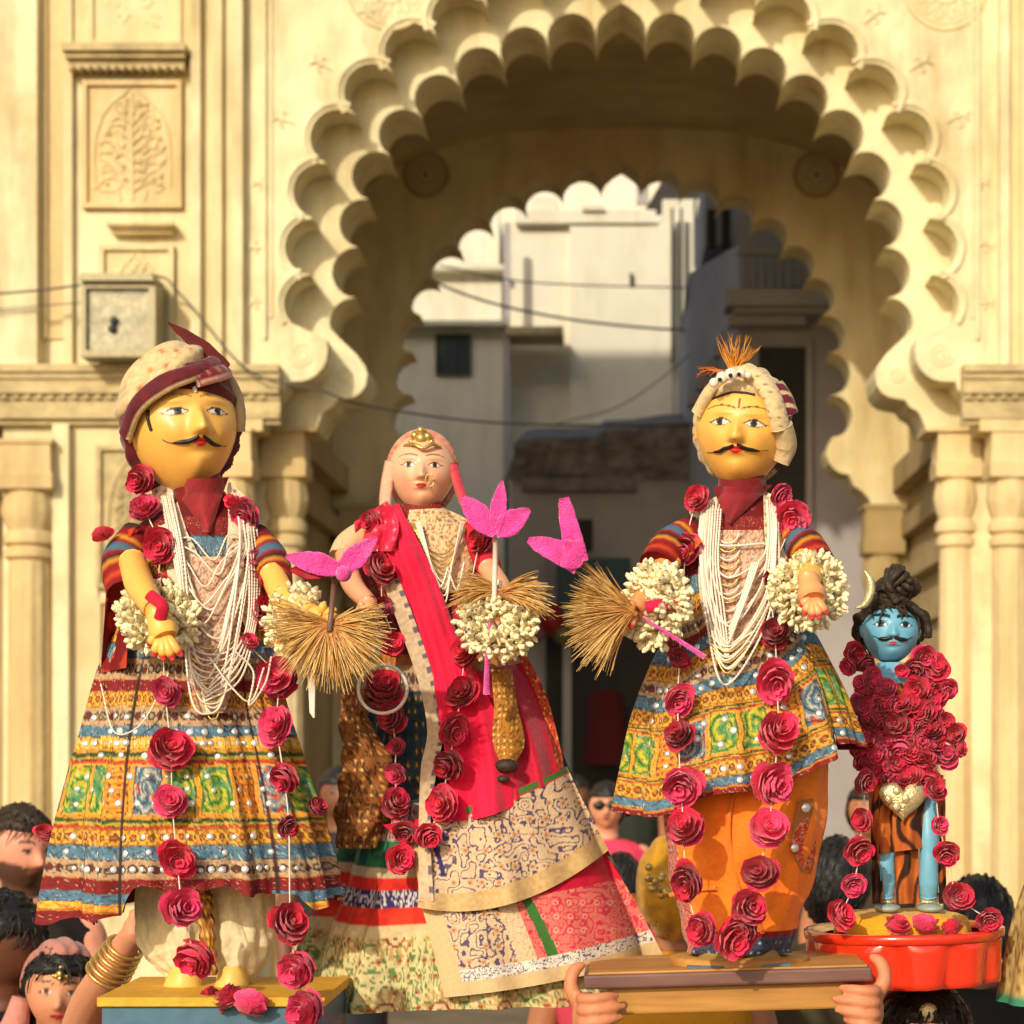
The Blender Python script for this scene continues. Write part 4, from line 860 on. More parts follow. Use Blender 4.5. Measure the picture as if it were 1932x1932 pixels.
ribbon([E(-.02, .40, 1.17), E(.25, .47, 1.2), E(.50, .56, 1.21), E(.66, .68, 1.2), E(.60, .79, 1.2)], [.5*h1.rad[0]*.34, h1.rad[0]*.2, h1.rad[0]*.19, h1.rad[0]*.13], .009, 'turban_band', M['silk'], d1, bcol, out=h1.c)
ribbon([E(-.985, -.12, 1.15), E(-.84, .16, 1.19), E(-.5, .36, 1.19), E(-.1, .47, 1.19), E(.2, .56, 1.19)], [h1.rad[0]*.16, h1.rad[0]*.22, h1.rad[0]*.16], .010, 'turban_band', M['silk'], d1, lambda s_, c: mix(mix(np.tile(C_TM, s_.shape+(1,)), C_TM*.5, vnoise(s_*20, c*3)), C_TC*.9, (c > .86)*1.), out=h1.c)
ribbon([E(-.1, .58, 1.15), E(.2, .60, 1.2), E(.45, .70, 1.22), E(.52, .82, 1.2)], h1.rad[0]*.16, .007, 'turban_band', M['silk'], d1, lambda s_, c: mix(np.tile(C_TM*.8, s_.shape+(1,)), C_TC, (abs(c) > .8)*1.), out=h1.c)
ribbon([E(.55, .80, 1.2), E(.80, .5, 1.16), E(.93, .2, 1.12), E(.97, -.1, 1.06)], h1.rad[0]*.15, .01, 'turban_band', M['silk'], d1, lambda s_, c: mix(np.tile(C_TM, s_.shape+(1,)), C_TC*.7, (c > .3)*1.), out=h1.c)
petal_mesh(d1, P(432, 690, Y1-.02), P(318, 610, Y1+.02), 13*Y1/KF, .004, M['maroonb'], 'turban_tail')
# neck scarf and collar
def vcol(base): return lambda s_, t, u, v: mix(np.tile(base, s_.shape+(1,)), base*.55, vnoise(u/9+v/22, v/30))
N1 = Body([(890, 370, 44, 44), (960, 375, 52, 48), (1020, 372, 90, 62)], Y1); g_, th, t, *_ = N1.mesh(20, 40); MB().grid(g_, False, True, C_MA*.7).build('neck', M['silk'], d1)
drape(d1, B1, [(318, 905), (345, 945), (388, 1004)], [(432, 900), (416, 945), (398, 1006)], .022, vcol(lc(160, 36, 40)), 'neck_scarf', 'silk', 26, 26, rip=lambda s_, t, u, v: .012*np.sin(s_*PI)-.02*t)
drape(d1, B1, [(286, 925), (300, 1000), (320, 1100), (350, 1200)], [(322, 905), (352, 1000), (378, 1060), (392, 1160)], .010, lambda s_, t, u, v: flowers(u, v, lc(224, 204, 172), (lc(196, 160, 130), lc(150, 60, 50), lc(120, 110, 90), lc(230, 215, 190)), 18, .3), 'shawl_edge', 'cloth', 20, 60)
drape(d1, B1, [(428, 905), (430, 1000), (420, 1080)], [(462, 935), (492, 1040), (470, 1200)], .010, lambda s_, t, u, v: flowers(u, v, lc(224, 204, 172), (lc(196, 160, 130), lc(150, 60, 50), lc(120, 110, 90), lc(230, 215, 190)), 18, .3, 5), 'shawl_edge', 'cloth', 20, 60)
bead = lambda sd: (lambda s_, t, u, v: flowers(u, v, lc(206, 172, 140), (lc(160, 110, 90), lc(190, 60, 50), lc(230, 206, 176), lc(90, 110, 120)), 12, .45, sd))
drape(d1, B1, [(352, 1050), (352, 1150), (350, 1250), (376, 1345)], [(446, 1050), (450, 1150), (452, 1250), (424, 1345)], .012, bead(3), 'bead_bib', 'cloth', 40, 90)
for i in range(13):
    bv = 1062+i*24+RS.uniform(-8, 8); bu = 398+RS.uniform(-16, 16); wl = 308+RS.uniform(-4, 22); wr = 452+RS.uniform(-6, 22)
    pearl(d1, B1, [(wl, 935), (wl+14+i, 1010+i*5), ((wl+bu)/2+6, bv-40), (bu, bv), ((wr+bu)/2-2, bv-48), (wr+4, 1010+i*4), (wr, 945)], RS.uniform(2.0, 3.0), .022+.001*i)
for i in range(5): pearl(d1, B1, [(458+i*6, 975), (470+i*5, 1080), (466+i*4, 1180), (440+i*3, 1235+i*12), (398-i*4, 1290+i*9)], 2.6, .034)
pearl(d1, B1, [(440, 1225), (478, 1268), (470, 1330), (500, 1290), (512, 1240)], 2.6, .05); pearl(d1, B1, [(395, 1240), (440, 1300), (474, 1322), (498, 1260)], 2.4, .05)
pearl(d1, B1, [(190, 1290), (215, 1380), (262, 1370), (300, 1310), (318, 1270)], 2.0, .03)
for j in range(13): hw = 48-2.6*j*(j > 6); pearl(d1, B1, [(402-hw, 1205+j*10), (402-hw*.4, 1222+j*11), (402+hw*.4, 1222+j*11), (402+hw, 1203+j*10)], 2.3, .03, 'bib_row', 'pearl' if j % 3 else 'gold')
# arms, sleeves, hands
arm(d1, [(262, 1005, -.02), (232, 1060, -.05), (238, 1120, -.09)], [30, 40, 36], Y1, SLV, 'cloth', 'sleeve')
arm(d1, [(250, 1060, -.08), (264, 1105, -.16), (292, 1150, -.225)], [26, 27, 20], Y1, YEL, name='arm')
mb = MB(); skin_hand(mb, (292, 1144, -.22), (308, 1190, -.235), [(292, 1236, -.24), (309, 1244, -.245), (326, 1244, -.245), (342, 1236, -.24)], (281, 1215, -.235), Y1, 20, 27, 8.5, YEL*1.05, lc(205, 60, 50)); mb.build('hand', M['paint'], d1)
ribbon([P(282, 1122, 3.262), P(306, 1142, 3.245), P(302, 1168, 3.25)], 11*Y1/KF, .006, 'wrist_ribbon', M['silk'], d1, lambda s_, c: np.tile(lc(190, 12, 48), s_.shape+(1,)), out=P(290, 1160, 3.42))
arm(d1, [(478, 1010, -.02), (512, 1060, -.05), (522, 1110, -.09)], [28, 34, 30], Y1, SLV, 'cloth', 'sleeve')
arm(d1, [(512, 1080, -.08), (540, 1130, -.13), (590, 1160, -.18)], [23, 25, 17], Y1, YEL, name='arm')
mb = MB(); skin_hand(mb, (578, 1152, -.17), (605, 1165, -.185), [(632, 1150, -.20), (636, 1163, -.2), (636, 1176, -.2), (630, 1188, -.2)], (612, 1138, -.2), Y1, 16, 20, 7.5, YEL, None); mb.build('hand', M['paint'], d1)
drape(d1, B1, [(236, 1000), (205, 1080), (196, 1180), (190, 1270)], [(290, 985), (262, 1060), (246, 1150), (238, 1260)], .03, lambda s_, t, u, v: mix(np.tile(C_MA*.8, s_.shape+(1,)), lc(190, 60, 25), ((vnoise(u/14, v/22) > .55))*.8), 'shoulder_cloth', 'cloth', 24, 60, rip=lambda s_, t, u, v: .02*np.sin(s_*5+t*3))
# platform under doll
pf = thing('doll_platform', 'blue and yellow painted wooden platform under the white-trousered doll', 'platform', P(400, 1985, 3.32))
kx1 = 3.3/KF; c = P(398, 1894, 3.3)
MB().box(c[0]-215*kx1, c[0]+215*kx1, 3.30, 3.60, c[2]-.004, c[2]+.010).build('top', M['yellowpaint'], pf, False)
MB().box(c[0]-208*kx1, c[0]+208*kx1, 3.308, 3.592, c[2]-.075, c[2]-.005).build('side', M['bluepaint'], pf, False)
MB().box(c[0]-211*kx1, c[0]+211*kx1, 3.304, 3.596, c[2]-.090, c[2]-.0755).build('base', M['yellowpaint'], pf, False)
g1 = thing('rose_garland', 'long red rose garland hanging down the mirrorwork tunic above white trousers', 'garland', P(330, 1830, 3.25), 'rose garlands hung on the dolls')
rose_strand(g1, [(262, 905, 30), (272, 958, 34), (302, 1030, 36), (300, 1100, 22, None, 2), (312, 1305, 34), (322, 1410, 42), (325, 1512, 33), (334, 1622, 40), (345, 1716, 38, 3.26), (368, 1808, 42, 3.28)], B1, .022)
rose_strand(g1, [(438, 945, 20), (462, 972, 33), (492, 1060, 34), (497, 1150, 40), (470, 1210, 18), (522, 1278, 44), (522, 1368, 38), (536, 1468, 34), (545, 1560, 24, None, 2), (548, 1742, 42, 3.26), (560, 1830, 44, 3.27), (577, 1905, 46, 3.24)], B1, .03)
for (u, v, r, y, lb, kd) in ((432, 1880, 30, 3.3, 'loose crimson rose lying on the blue and yellow platform by the foot', 0), (474, 1892, 34, 3.28, 'loose pink rose lying on the blue and yellow platform', 1), (395, 1884, 24, 3.34, 'small dark loose rose beside the yellow doll foot', 2)):
    o = place('loose_rose', ROSE[kd], None, P(u, v, y), (.6, .2, u), r*y/KF); tag(o, lb, 'rose')
for (u, v, r, y, kd, lb) in ((192, 1006, 17, 3.42, 2, 'small dark rose bud poking out at the shoulder of the white-trousered doll'), (88, 1570, 20, 3.5, 2, 'dark rose bud at the left edge of the mirrorwork tunic hem'), (598, 1520, 22, 3.42, 0, 'red rose bud on the tunic edge next to the gold brocade skirt')):
    o = place('rose_bud', ROSE[kd], None, P(u, v, y), (1.2, .3, u), (r*y/KF*1.2, r*y/KF*.8, r*y/KF*.8)); tag(o, lb, 'rose')
bracelet(298, 1166, 3.375, 46, 34, 'jasmine bracelet round the lowered yellow hand of the white-trousered doll', (.25, -.75, .6), 260, seed=2)
bracelet(556, 1165, 3.36, 36, 32, 'jasmine bracelet behind the straw whisk of the white-trousered doll', (-.5, -.8, .3), 200, seed=3)
w1 = thing('straw_whisk', 'golden straw whisk with pink paper petals held before the white-trousered doll', 'whisk', P(622, 1290, 3.28), 'straw whisks with pink paper flowers held by the dolls')
bristles(w1, (621, 1178), 420, (-30, 210), 108, 3.29, 4, drop=.12); MB().tube([P(632, 1085, 3.27), P(627, 1140, 3.275), P(621, 1190, 3.28)], .0045, 8).build('handle', M['darkwood'], w1)
petal_mesh(w1, P(650, 1078, 3.26), P(540, 1050, 3.27), 22*3.27/KF, .006, M['paperpink']); petal_mesh(w1, P(640, 1085, 3.26), P(712, 1015, 3.3), 22*3.27/KF, .006, M['paperpink'])
petal_mesh(w1, P(615, 1085, 3.262), P(548, 1075, 3.28), 15*3.27/KF, .005, M['rosed'], 'paper_petal'); MB().sphere(P(648, 1082, 3.255), 16*3.26/KF, 12, 8).build('paper_knot', M['paperpink'], w1)
tt = MB(); 
for i in range(4): tt.tube([P(580+i*4, 1255, 3.3), P(584+i*3, 1300, 3.29), P(586+i*2, 1345+i*3, 3.3)], .0018, 5)
tt.build('tassel_cord', M['string'], w1)
# ======== female doll (pink veil, embroidered skirts)
Y2 = 3.78
d2 = thing('festival_doll', 'female doll in bright pink veil and tiered embroidered skirt', 'doll', P(880, 1900, Y2))
B2 = Body([(950, 800, 38, 34), (978, 796, 62, 46), (1000, 788, 108, 60), (1050, 786, 124, 70), (1120, 800, 112, 72), (1200, 826, 108, 78), (1280, 846, 150, 100), (1400, 862, 188, 128), (1520, 878, 222, 160), (1640, 888, 266, 195), (1760, 888, 318, 232), (1880, 884, 352, 255)], Y2)
def fold2(th, t): return .95+.02*t*np.sin(23*th+2*np.sin(th*3))+.05*t**2*np.sin(8*th+1)+.03*t**2*np.sin(17*th)+.012*t*np.sin(40*th)
BN2 = [(900, 1250, 'maroon'), (1250, 1300, 'circ'), (1300, 1420, 'navy'), (1420, 1520, 'navy'), (1520, 1590, 'purple'), (1590, 1640, 'teal'), (1640, 1657, 'beige'), (1657, 1684, 'red'), (1684, 1715, 'white'), (1715, 1747, 'red'), (1747, 1772, 'cream'), (1772, 1912, 'flower'), (1912, 2000, 'cream')]
def skirtcol(v, a):
    c = np.tile(C_BE, v.shape+(1,)).astype(float); nn = vnoise(a/9, v/9)
    for v0, v1, k in BN2:
        m = (v >= v0) & (v < v1)
        if not m.any(): continue
        A_, V_ = a[m], v[m]
        if k in ('maroon', 'circ'): x = band(k, A_, V_, (V_-v0)/(v1-v0))
        elif k == 'navy': x = flowers(A_, V_, lc(34, 56, 62), (lc(24, 34, 40), lc(150, 95, 40), C_YE, lc(90, 60, 30)), 26, .5)
        elif k == 'purple': x = flowers(A_, V_, lc(190, 150, 130), (C_NV, lc(150, 60, 80), C_CR, C_MA), 20, .5)
        elif k == 'teal': x = mix(np.tile(C_TE, A_.shape+(1,)), lc(40, 110, 60), (vnoise(A_/16, V_/12) > .5)*.9)
        elif k == 'beige': x = np.tile(C_CR*.8, A_.shape+(1,))
        elif k == 'red': x = mix(np.tile(lc(196, 22, 20), A_.shape+(1,)), lc(222, 60, 30), vnoise(A_/30, V_/30))
        elif k == 'white': x = flowers(A_, V_, C_NV, (lc(200, 190, 190), lc(220, 212, 200), C_NV, lc(210, 200, 190)), 16, .5)
        elif k == 'cream': x = np.tile(lc(206, 182, 136), A_.shape+(1,))
        else:
            x = flowers(A_, V_, lc(204, 186, 132), (lc(70, 110, 50), lc(150, 110, 60), C_MA, lc(60, 120, 60)), 30, .42)
            xx, yy, h = cell(A_, V_-20, 112, 140, 0); r = np.hypot(xx, yy*.95); thh = np.arctan2(yy, xx)
            x = mix(x, lc(186, 140, 80), ((r < 40) & (np.sin(thh*14+r*.1) > .1))*.85); x = mix(x, lc(212, 180, 130), (r < 15)*.9); x = mix(x, C_MA, (abs(r-15) < 2)*.9); x = mix(x, C_DK, (r < 5)*.9)
        c[m] = x
    return c*(.85+.3*nn[..., None])
G, TH, T, VV, HV, UU = B2.mesh(300, 520, fold2, lambda th, t: t**3*(-10*np.cos(th)*(np.cos(th) > 0)*2+6*np.sin(th*5)))
vc = 1410+(VV-1410)*1.062; col = skirtcol(np.where(VV > 1200, vc, VV), (TH+PI/2)*330+3000)
mb = MB().grid(G, False, True, col); mb.build('skirt', M['cloth'], d2)
# head and veil
f2 = dict(skin=lc(232, 176, 138), blush=lc(226, 110, 80), eye_b=.08, nose_b=-.22, lip_b=-.42, brow_b=.30, eye_a=.39, eye_w=.19, eye_h=.07, lip=lc(196, 52, 36), lidw=.018, iris=(.09, .04, .015), jaw=.22, nose=.25, lip_w=.19, browt=.022, browa=.7, white=(.8, .7, .58))
h2 = Head(f2, 797, 893, 60, 76, 64, Y2, yaw=4, pitch=-2, roll=1); h2.build('head', M['paint'], d2)
shell(h2, (1.16, 1.2, 1.10), lambda a, y, b: np.clip(y+.30, -1, 2)*1.2+np.clip(b-.72, -1, 1)*.7+.02, 'head_veil', M['silk'], d2, lambda U: mix(np.tile(lc(214, 158, 128), U.shape[:2]+(1,)), lc(196, 110, 90), vnoise(U[..., 0]*9, U[..., 2]*16)))
for sd, pts, w_ in ((-1, [(738, 870), (729, 920), (728, 960), (742, 990)], 13), (1, [(853, 875), (866, 920), (882, 960), (905, 1000)], 10)):
    ribbon([P(u, v, Y2-.02) for u, v in pts], w_*Y2/KF, .008, 'veil_edge', M['silk'], d2, lambda s_, c: mix(np.tile(lc(216, 170, 140) if sd < 0 else lc(206, 60, 80), s_.shape+(1,)), lc(180, 90, 70), (c > .6)*.8), out=P(797, 930, Y2+.1))
mb = MB(); k = Y2/KF
for (u, v, r) in ((795, 828, 13), (783, 822, 9), (807, 824, 9), (794, 812, 8), (776, 834, 6), (814, 834, 6)): mb.sphere(P(u, v, Y2-.035), r*k, 10, 7)
mb.tube(crom([P(762, 842, Y2-.035), P(780, 838, Y2-.055), P(798, 846, Y2-.062), P(816, 838, Y2-.055), P(830, 844, Y2-.035)], 20), .0035, 6); mb.build('head_ornament', M['gold'], d2)
a = np.linspace(0, 2*PI, 20); c = h2.face(.16, -.22, .05); MB().tube(c+np.stack([np.cos(a)*.008+.006, 0*a-.004, np.sin(a)*.011-.008], -1), .0012, 6).build('nose_ring', M['gold'], d2)
g_, *_ = Body([(950, 800, 30, 30), (990, 800, 36, 34)], Y2).mesh(8, 30); MB().grid(g_, False, True, lc(222, 160, 120)).build('neck', M['paint'], d2)
# bodice jewels
drape(d2, B2, [(772, 962), (768, 1010), (800, 1070), (822, 1118)], [(838, 958), (892, 990), (900, 1050), (872, 1118)], .012, lambda s_, t, u, v: flowers(u, v, lc(216, 186, 140), (lc(150, 100, 60), lc(196, 140, 70), lc(90, 30, 40), lc(232, 210, 170)), 15, .45), 'bodice_jewels', 'cloth', 40, 50)
for i in range(8): pearl(d2, B2, [(772+i*3, 985), (796+i*3, 1020+i*8), (832+i, 1046+i*13), (866-i*2, 1020+i*7), (884-i*2, 985)], 2.0, .022+.001*i, 'necklace', 'gold' if i < 4 else 'pearl')
pearl(d2, B2, [(812, 1070), (830, 1108), (846, 1070)], 2.4, .03); pearl(d2, B2, [(846, 1075), (862, 1112), (876, 1060)], 2.4, .03)
# veil: sash, pleats, borders
pk = lambda base, d=.35: (lambda s_, t, u, v: mix(np.tile(np.asarray(base), s_.shape+(1,)), np.asarray(base)*.62, d*vnoise(s_*7+t*2, t*5)))
drape(d2, B2, [(682, 972), (738, 1060), (784, 1180), (818, 1300), (836, 1400), (856, 1548)], [(752, 950), (812, 1068), (860, 1186), (900, 1272), (955, 1390), (985, 1512)], .034, pk(lc(236, 16, 66)), 'veil_sash', 'silk', 60, 120, rip=lambda s_, t, u, v: .007*np.sin(s_*9+t*2+np.sin(t*7))*(.3+t)+.003*np.sin(s_*25+t*11)+.003*np.sin(t*31+s_*5)+.008*np.sin(s_*PI), sag=lambda s_, t: 10*s_*(1-s_)*t*4)
drape(d2, B2, [(886, 1270), (925, 1350), (958, 1430), (972, 1512)], [(985, 1250), (1022, 1330), (1044, 1400), (1062, 1465)], .022, pk(lc(196, 14, 52), .6), 'veil_pleat', 'silk', 50, 70, rip=lambda s_, t, u, v: .008*np.sin(s_*12+1)*(.3+t))
drape(d2, B2, [(976, 1236), (1012, 1310), (1034, 1380), (1052, 1455)], [(996, 1240), (1030, 1310), (1050, 1380), (1066, 1452)], .028, lambda s_, t, u, v: flowers(u, v, lc(190, 70, 40), (lc(120, 20, 30), lc(220, 150, 60), C_YE, C_MA), 11), 'veil_gold_edge', 'cloth', 12, 60)
drape(d2, B2, [(926, 1262), (932, 1330), (930, 1400), (944, 1440)], [(966, 1262), (976, 1330), (990, 1400), (972, 1440)], .046, lambda s_, t, u, v: flowers(u, v, lc(176, 116, 40), (lc(110, 66, 20), lc(224, 180, 90), lc(240, 210, 140), lc(140, 84, 26)), 12, .5), 'gold_tassel_panel', 'cloth', 24, 60, rip=lambda s_, t, u, v: .010*np.sin(s_*PI))
for (u, v, r) in ((956, 1445, 22), (950, 1470, 12)):
    MB().sphere(P(u, v, float(B2.front(u, v, .05))), np.array([r, r*.6, r*.6])*Y2/KF, 12, 8).build('tassel_knot', M['hairb'], d2)
BL = lc(206, 176, 138)
blue_emb = lambda u, v, sd=0: flowers(u, v, BL, (C_NV, lc(196, 150, 106), lc(150, 96, 70), C_NV), 30, .46, sd)
def bordercol(s_, t, u, v):
    c = blue_emb(u, v); e = mix(np.tile(lc(202, 170, 118), s_.shape+(1,)), lc(186, 150, 96), vnoise(u/6, v/6))
    c = np.where(((t > .80) | (s_ < .055))[..., None], e, c); c = np.where(((abs(s_-.155) < .014) & (t < .62))[..., None], C_NV, c)
    c = np.where((t < .085)[..., None], lc(196, 22, 52), c); c = np.where(((t < .075) & (t > .0) & ((s_ > .22)))[..., None], lc(66, 112, 48), c); return c
drape(d2, B2, [(722, 1556), (770, 1600), (788, 1660), (788, 1712)], [(1070, 1446), (1090, 1490), (1120, 1550), (1148, 1604)], .030, bordercol, 'veil_border', 'cloth', 190, 120, sag=lambda s_, t: 4*s_*(1-s_)*(16+30*t), rip=lambda s_, t, u, v: .008*np.sin(s_*14+1)*t+.006*np.sin(s_*29)*t)
def tiercol(s_, t, u, v):
    c = blue_emb(u, v, 11); e = np.tile(lc(204, 174, 126), s_.shape+(1,)); p = flowers(u, v, lc(214, 110, 98), (lc(196, 34, 66), lc(226, 150, 130), lc(150, 60, 50), lc(206, 50, 76)), 26, .5)
    c = np.where((s_ < .10)[..., None], e, c); c = np.where(((s_ > .38) & (s_ < .47))[..., None], flowers(u, v, lc(210, 180, 140), (lc(170, 140, 120), BL, BL*.8, BL), 14, .3), c)
    c = np.where((s_ > .47)[..., None], p, c); c = np.where((abs(s_-.52-.03*t) < .026)[..., None], lc(58, 108, 44), c)
    c = np.where(((s_ > .55) & (t < .34-.20*(1-s_)))[..., None], mix(np.tile(lc(222, 22, 66), s_.shape+(1,)), lc(190, 20, 50), vnoise(u/12, v/12)), c)
    wb = flowers(u, v, lc(216, 204, 186), (C_NV, lc(226, 216, 200), C_NV, lc(200, 190, 180)), 18, .45); c = np.where(((t > .79) & (s_ > .10))[..., None], wb, c)
    return np.where((t > .89)[..., None], e, c)
drape(d2, B2, [(790, 1690), (812, 1770), (838, 1882)], [(1130, 1590), (1192, 1690), (1250, 1800)], .012, tiercol, 'skirt_overlay', 'cloth', 190, 120, sag=lambda s_, t: 4*s_*(1-s_)*12, rip=lambda s_, t, u, v: .008*np.sin(s_*11)*t+.004*np.sin(s_*31)*t)
drape(d2, B2, [(722, 1100), (756, 1190), (790, 1290), (806, 1380), (794, 1450), (790, 1560), (790, 1700)], [(752, 1090), (786, 1180), (818, 1280), (836, 1380), (824, 1450), (812, 1560), (818, 1700)], .040, lambda s_, t, u, v: mix(mix(np.tile(lc(208, 184, 146), s_.shape+(1,)), lc(180, 150, 120), vnoise(u/5, v/5)), C_NV, ((s_ > .72) & (np.sin(t*150) > .3))*.8), 'veil_strip', 'cloth', 24, 200, rip=lambda s_, t, u, v: .006*np.sin(t*9))
drape(d2, B2, [(668, 985), (672, 1010), (690, 1040)], [(730, 945), (752, 985), (745, 1040)], .045, lambda s_, t, u, v: flowers(u, v, lc(222, 30, 72), (lc(190, 16, 50), lc(232, 110, 120), lc(230, 170, 150), lc(200, 20, 60)), 16, .3), 'veil_gather', 'silk', 30, 30, rip=lambda s_, t, u, v: .012*np.sin(s_*11+t*5))
# gold brocade hanging at her right side
b = Body([(1300, 672, 24, 24), (1360, 668, 26, 26), (1420, 690, 44, 34), (1480, 690, 48, 36), (1540, 682, 46, 34), (1600, 672, 34, 28)], Y2-.14); g_, th, t, *_ = b.mesh(70, 70, lambda a, t: 1+.10*np.sin(a*6+t*9)+.08*np.sin(t*34+a*2))
MB().grid(g_, False, True, flowers(th*40+200, t*300, lc(140, 84, 34), (lc(60, 34, 18), lc(206, 150, 70), lc(236, 200, 130), lc(90, 52, 22)), 16, .5)).build('brocade_end', M['cloth'], d2)
# arms
SK2 = lc(230, 160, 118)
arm(d2, [(700, 1000, -.02), (660, 1025, -.05), (640, 1055, -.08)], [26, 26, 22], Y2, lc(214, 186, 140), 'cloth', 'sleeve')
arm(d2, [(652, 1045, -.08), (664, 1100, -.14), (696, 1138, -.18)], [20, 20, 16], Y2, SK2, name='arm')
mb = MB(); skin_hand(mb, (694, 1132, -.18), (690, 1152, -.19), [(674, 1160, -.2), (672, 1172, -.2), (676, 1184, -.2), (684, 1192, -.2)], (680, 1138, -.2), Y2, 15, 18, 7, SK2); mb.build('hand', M['paint'], d2)
arm(d2, [(885, 1000, -.02), (915, 1050, -.05), (925, 1090, -.08)], [26, 26, 22], Y2, lc(190, 30, 50), 'cloth', 'sleeve')
arm(d2, [(920, 1070, -.08), (945, 1110, -.13), (940, 1140, -.17)], [19, 19, 16], Y2, SK2, name='arm')
mb = MB(); skin_hand(mb, (942, 1125, -.17), (938, 1145, -.18), [(922, 1150, -.2), (924, 1162, -.2), (930, 1172, -.2), (940, 1176, -.2)], (928, 1132, -.2), Y2, 15, 19, 7.5, SK2, None); mb.build('hand', M['paint'], d2)
a = np.linspace(0, 2*PI, 40); MB().tube(P(722+np.cos(a)*46, 1300+np.sin(a)*46, 3.52), .003, 6).build('bangle', M['string'], d2)
bracelet(938, 1176, 3.57, 46, 30, 'jasmine bracelet hanging below the pink-veiled female doll hand', (0, -.95, .3), 230, seed=5)
g2 = thing('rose_garland', 'red rose garland falling over the pink veil of the female doll', 'garland', P(790, 1640, 3.5), 'rose garlands hung on the dolls')
rose_strand(g2, [(700, 985, 26, None, 0), (718, 1072, 34, None, 2), (722, 1145, 24), (742, 1214, 26, None, 0), (722, 1300, 44, None, 2), (738, 1352, 34, None, 2), (746, 1408, 21), (746, 1460, 23), (749, 1516, 36), (764, 1572, 28), (757, 1622, 30, None, 0)], B2, .05)
rose_strand(g2, [(905, 1018, 30, None, 2), (880, 1150, 34, None, 2), (876, 1230, 32), (870, 1305, 34, None, 2), (858, 1380, 36), (846, 1445, 34, None, 2), (832, 1515, 36), (808, 1578, 30, None, 0)], B2, .055)
w2 = thing('straw_whisk', 'golden straw loops with a three-petalled pink paper flower held by the pink-veiled doll', 'whisk', P(945, 1140, 3.55), 'straw whisks with pink paper flowers held by the dolls')
bristles(w2, (942, 1122), 150, (-42, 6), 92, 3.56, 8, drop=.35); bristles(w2, (942, 1118), 120, (176, 226), 92, 3.565, 9, drop=.35)
MB().tube([P(935, 1020, 3.55), P(934, 1070, 3.55), P(932, 1150, 3.56)], .0045, 8).build('handle', M['string'], w2)
for (a, b_, w_) in (((935, 1010), (872, 938), 24), ((936, 1008), (948, 908), 16), ((936, 1010), (1000, 962), 24)): petal_mesh(w2, P(*a, 3.54), P(*b_, 3.55), w_*3.55/KF, .006, M['paperpink'])
MB().tube(crom([P(925, 1170, 3.55), P(920, 1230, 3.54), P(918, 1310, 3.55)], 12), np.linspace(.002, .006, 12), 6).build('ribbon_tail', M['paperpink'], w2)

# ======== second male doll (cream turban with plume, orange dhoti)
Y3 = 3.52
d3 = thing('festival_doll', 'male doll in plumed cream turban, mirrorwork tunic and orange dhoti', 'doll', P(1395, 1815, Y3))
B3 = Body([(930, 1402, 40, 38), (968, 1400, 74, 54), (1000, 1398, 108, 68), (1090, 1394, 116, 78), (1170, 1390, 124, 86), (1240, 1386, 158, 104), (1330, 1388, 192, 130), (1420, 1392, 212, 156), (1496, 1394, 226, 176)], Y3)
PL3 = [-2.2, -1.25, -.55, .5, 1.5, 2.6]
def fold3(th, t):
    f = .985+.065*t**1.4*np.sin(7*th+2.2+.8*np.sin(th*2))+.04*t**1.6*np.sin(15*th+t)+.02*t*np.sin(33*th+3*np.sin(t*5))
    for k in PL3: f = f-.08*np.clip(t-.35, 0, 1)*np.exp(-((th-k)/.06)**2)
    return f
def hem3(th, t): c = np.cos(th); return np.clip((t-.3)/.7, 0, 1)**1.4*(-c*np.where(c > 0, 92, 42)+10*np.sin(th*5+1))
BN3 = [(-50, 13, 'maroon'), (13, 31, 'blue'), (31, 62, 'orange'), (62, 74, 'lines'), (74, 156, 'panel'), (156, 170, 'lines'), (170, 200, 'orange'), (200, 226, 'blue'), (226, 258, 'circ'), (258, 290, 'orange'), (290, 320, 'blue'), (320, 345, 'maroon'), (345, 380, 'circ'), (380, 430, 'orange'), (430, 470, 'blue'), (470, 700, 'maroon')]
G, TH, T, VV, HV, UU = B3.mesh(270, 440, fold3, hem3); vc = 1410+(VV-1410)*1.05+HV; he = 1410+(1496-1410)*1.05+hem3(TH, 1.0)
dd = he-vc; col = bands_color(dd, (TH+PI/2)*215+2050, BN3)
k3 = MB().grid(G, False, True, col).build('tunic', M['cloth'], d3)
G2, *_ = B3.mesh(60, 120, lambda a, t: fold3(a, t)*.975, lambda a, t: hem3(a, t)-3); MB().grid(G2, False, True, C_MA*.55).build('tunic_lining', M['cloth'], d3)
sel = []
for dl, st in ((47, 17), (22, 15), (214, 12), (242, 11), (118, 19), (305, 15), (140, 23), (94, 21), (185, 21)):
    row = np.argmin(abs(dd-dl), axis=0)
    for j in range(110+int(dl) % 7, 340, st):
        if RS.random() < .6: sel.append((int(row[j]), j))
sew_mirrors(k3, G, sel, 5.5, Y3)
D3 = Body([(1380, 1402, 150, 96), (1460, 1409, 152, 104), (1560, 1404, 147, 104), (1650, 1402, 135, 96), (1720, 1398, 114, 84), (1770, 1394, 102, 74), (1796, 1392, 96, 70)], Y3)
g_, th, t, vv, hv, uu = D3.mesh(150, 200, lambda a, t: 1+.035*np.sin(a*5+t*8)*t+.02*np.sin(a*13+t*10)+.018*np.sin(a*2+t*26))
ORG = lc(252, 134, 30); c = mix(np.tile(ORG, g_.shape[:2]+(1,)), lc(240, 104, 18), vnoise(th*3+t*4, t*9)*.6)
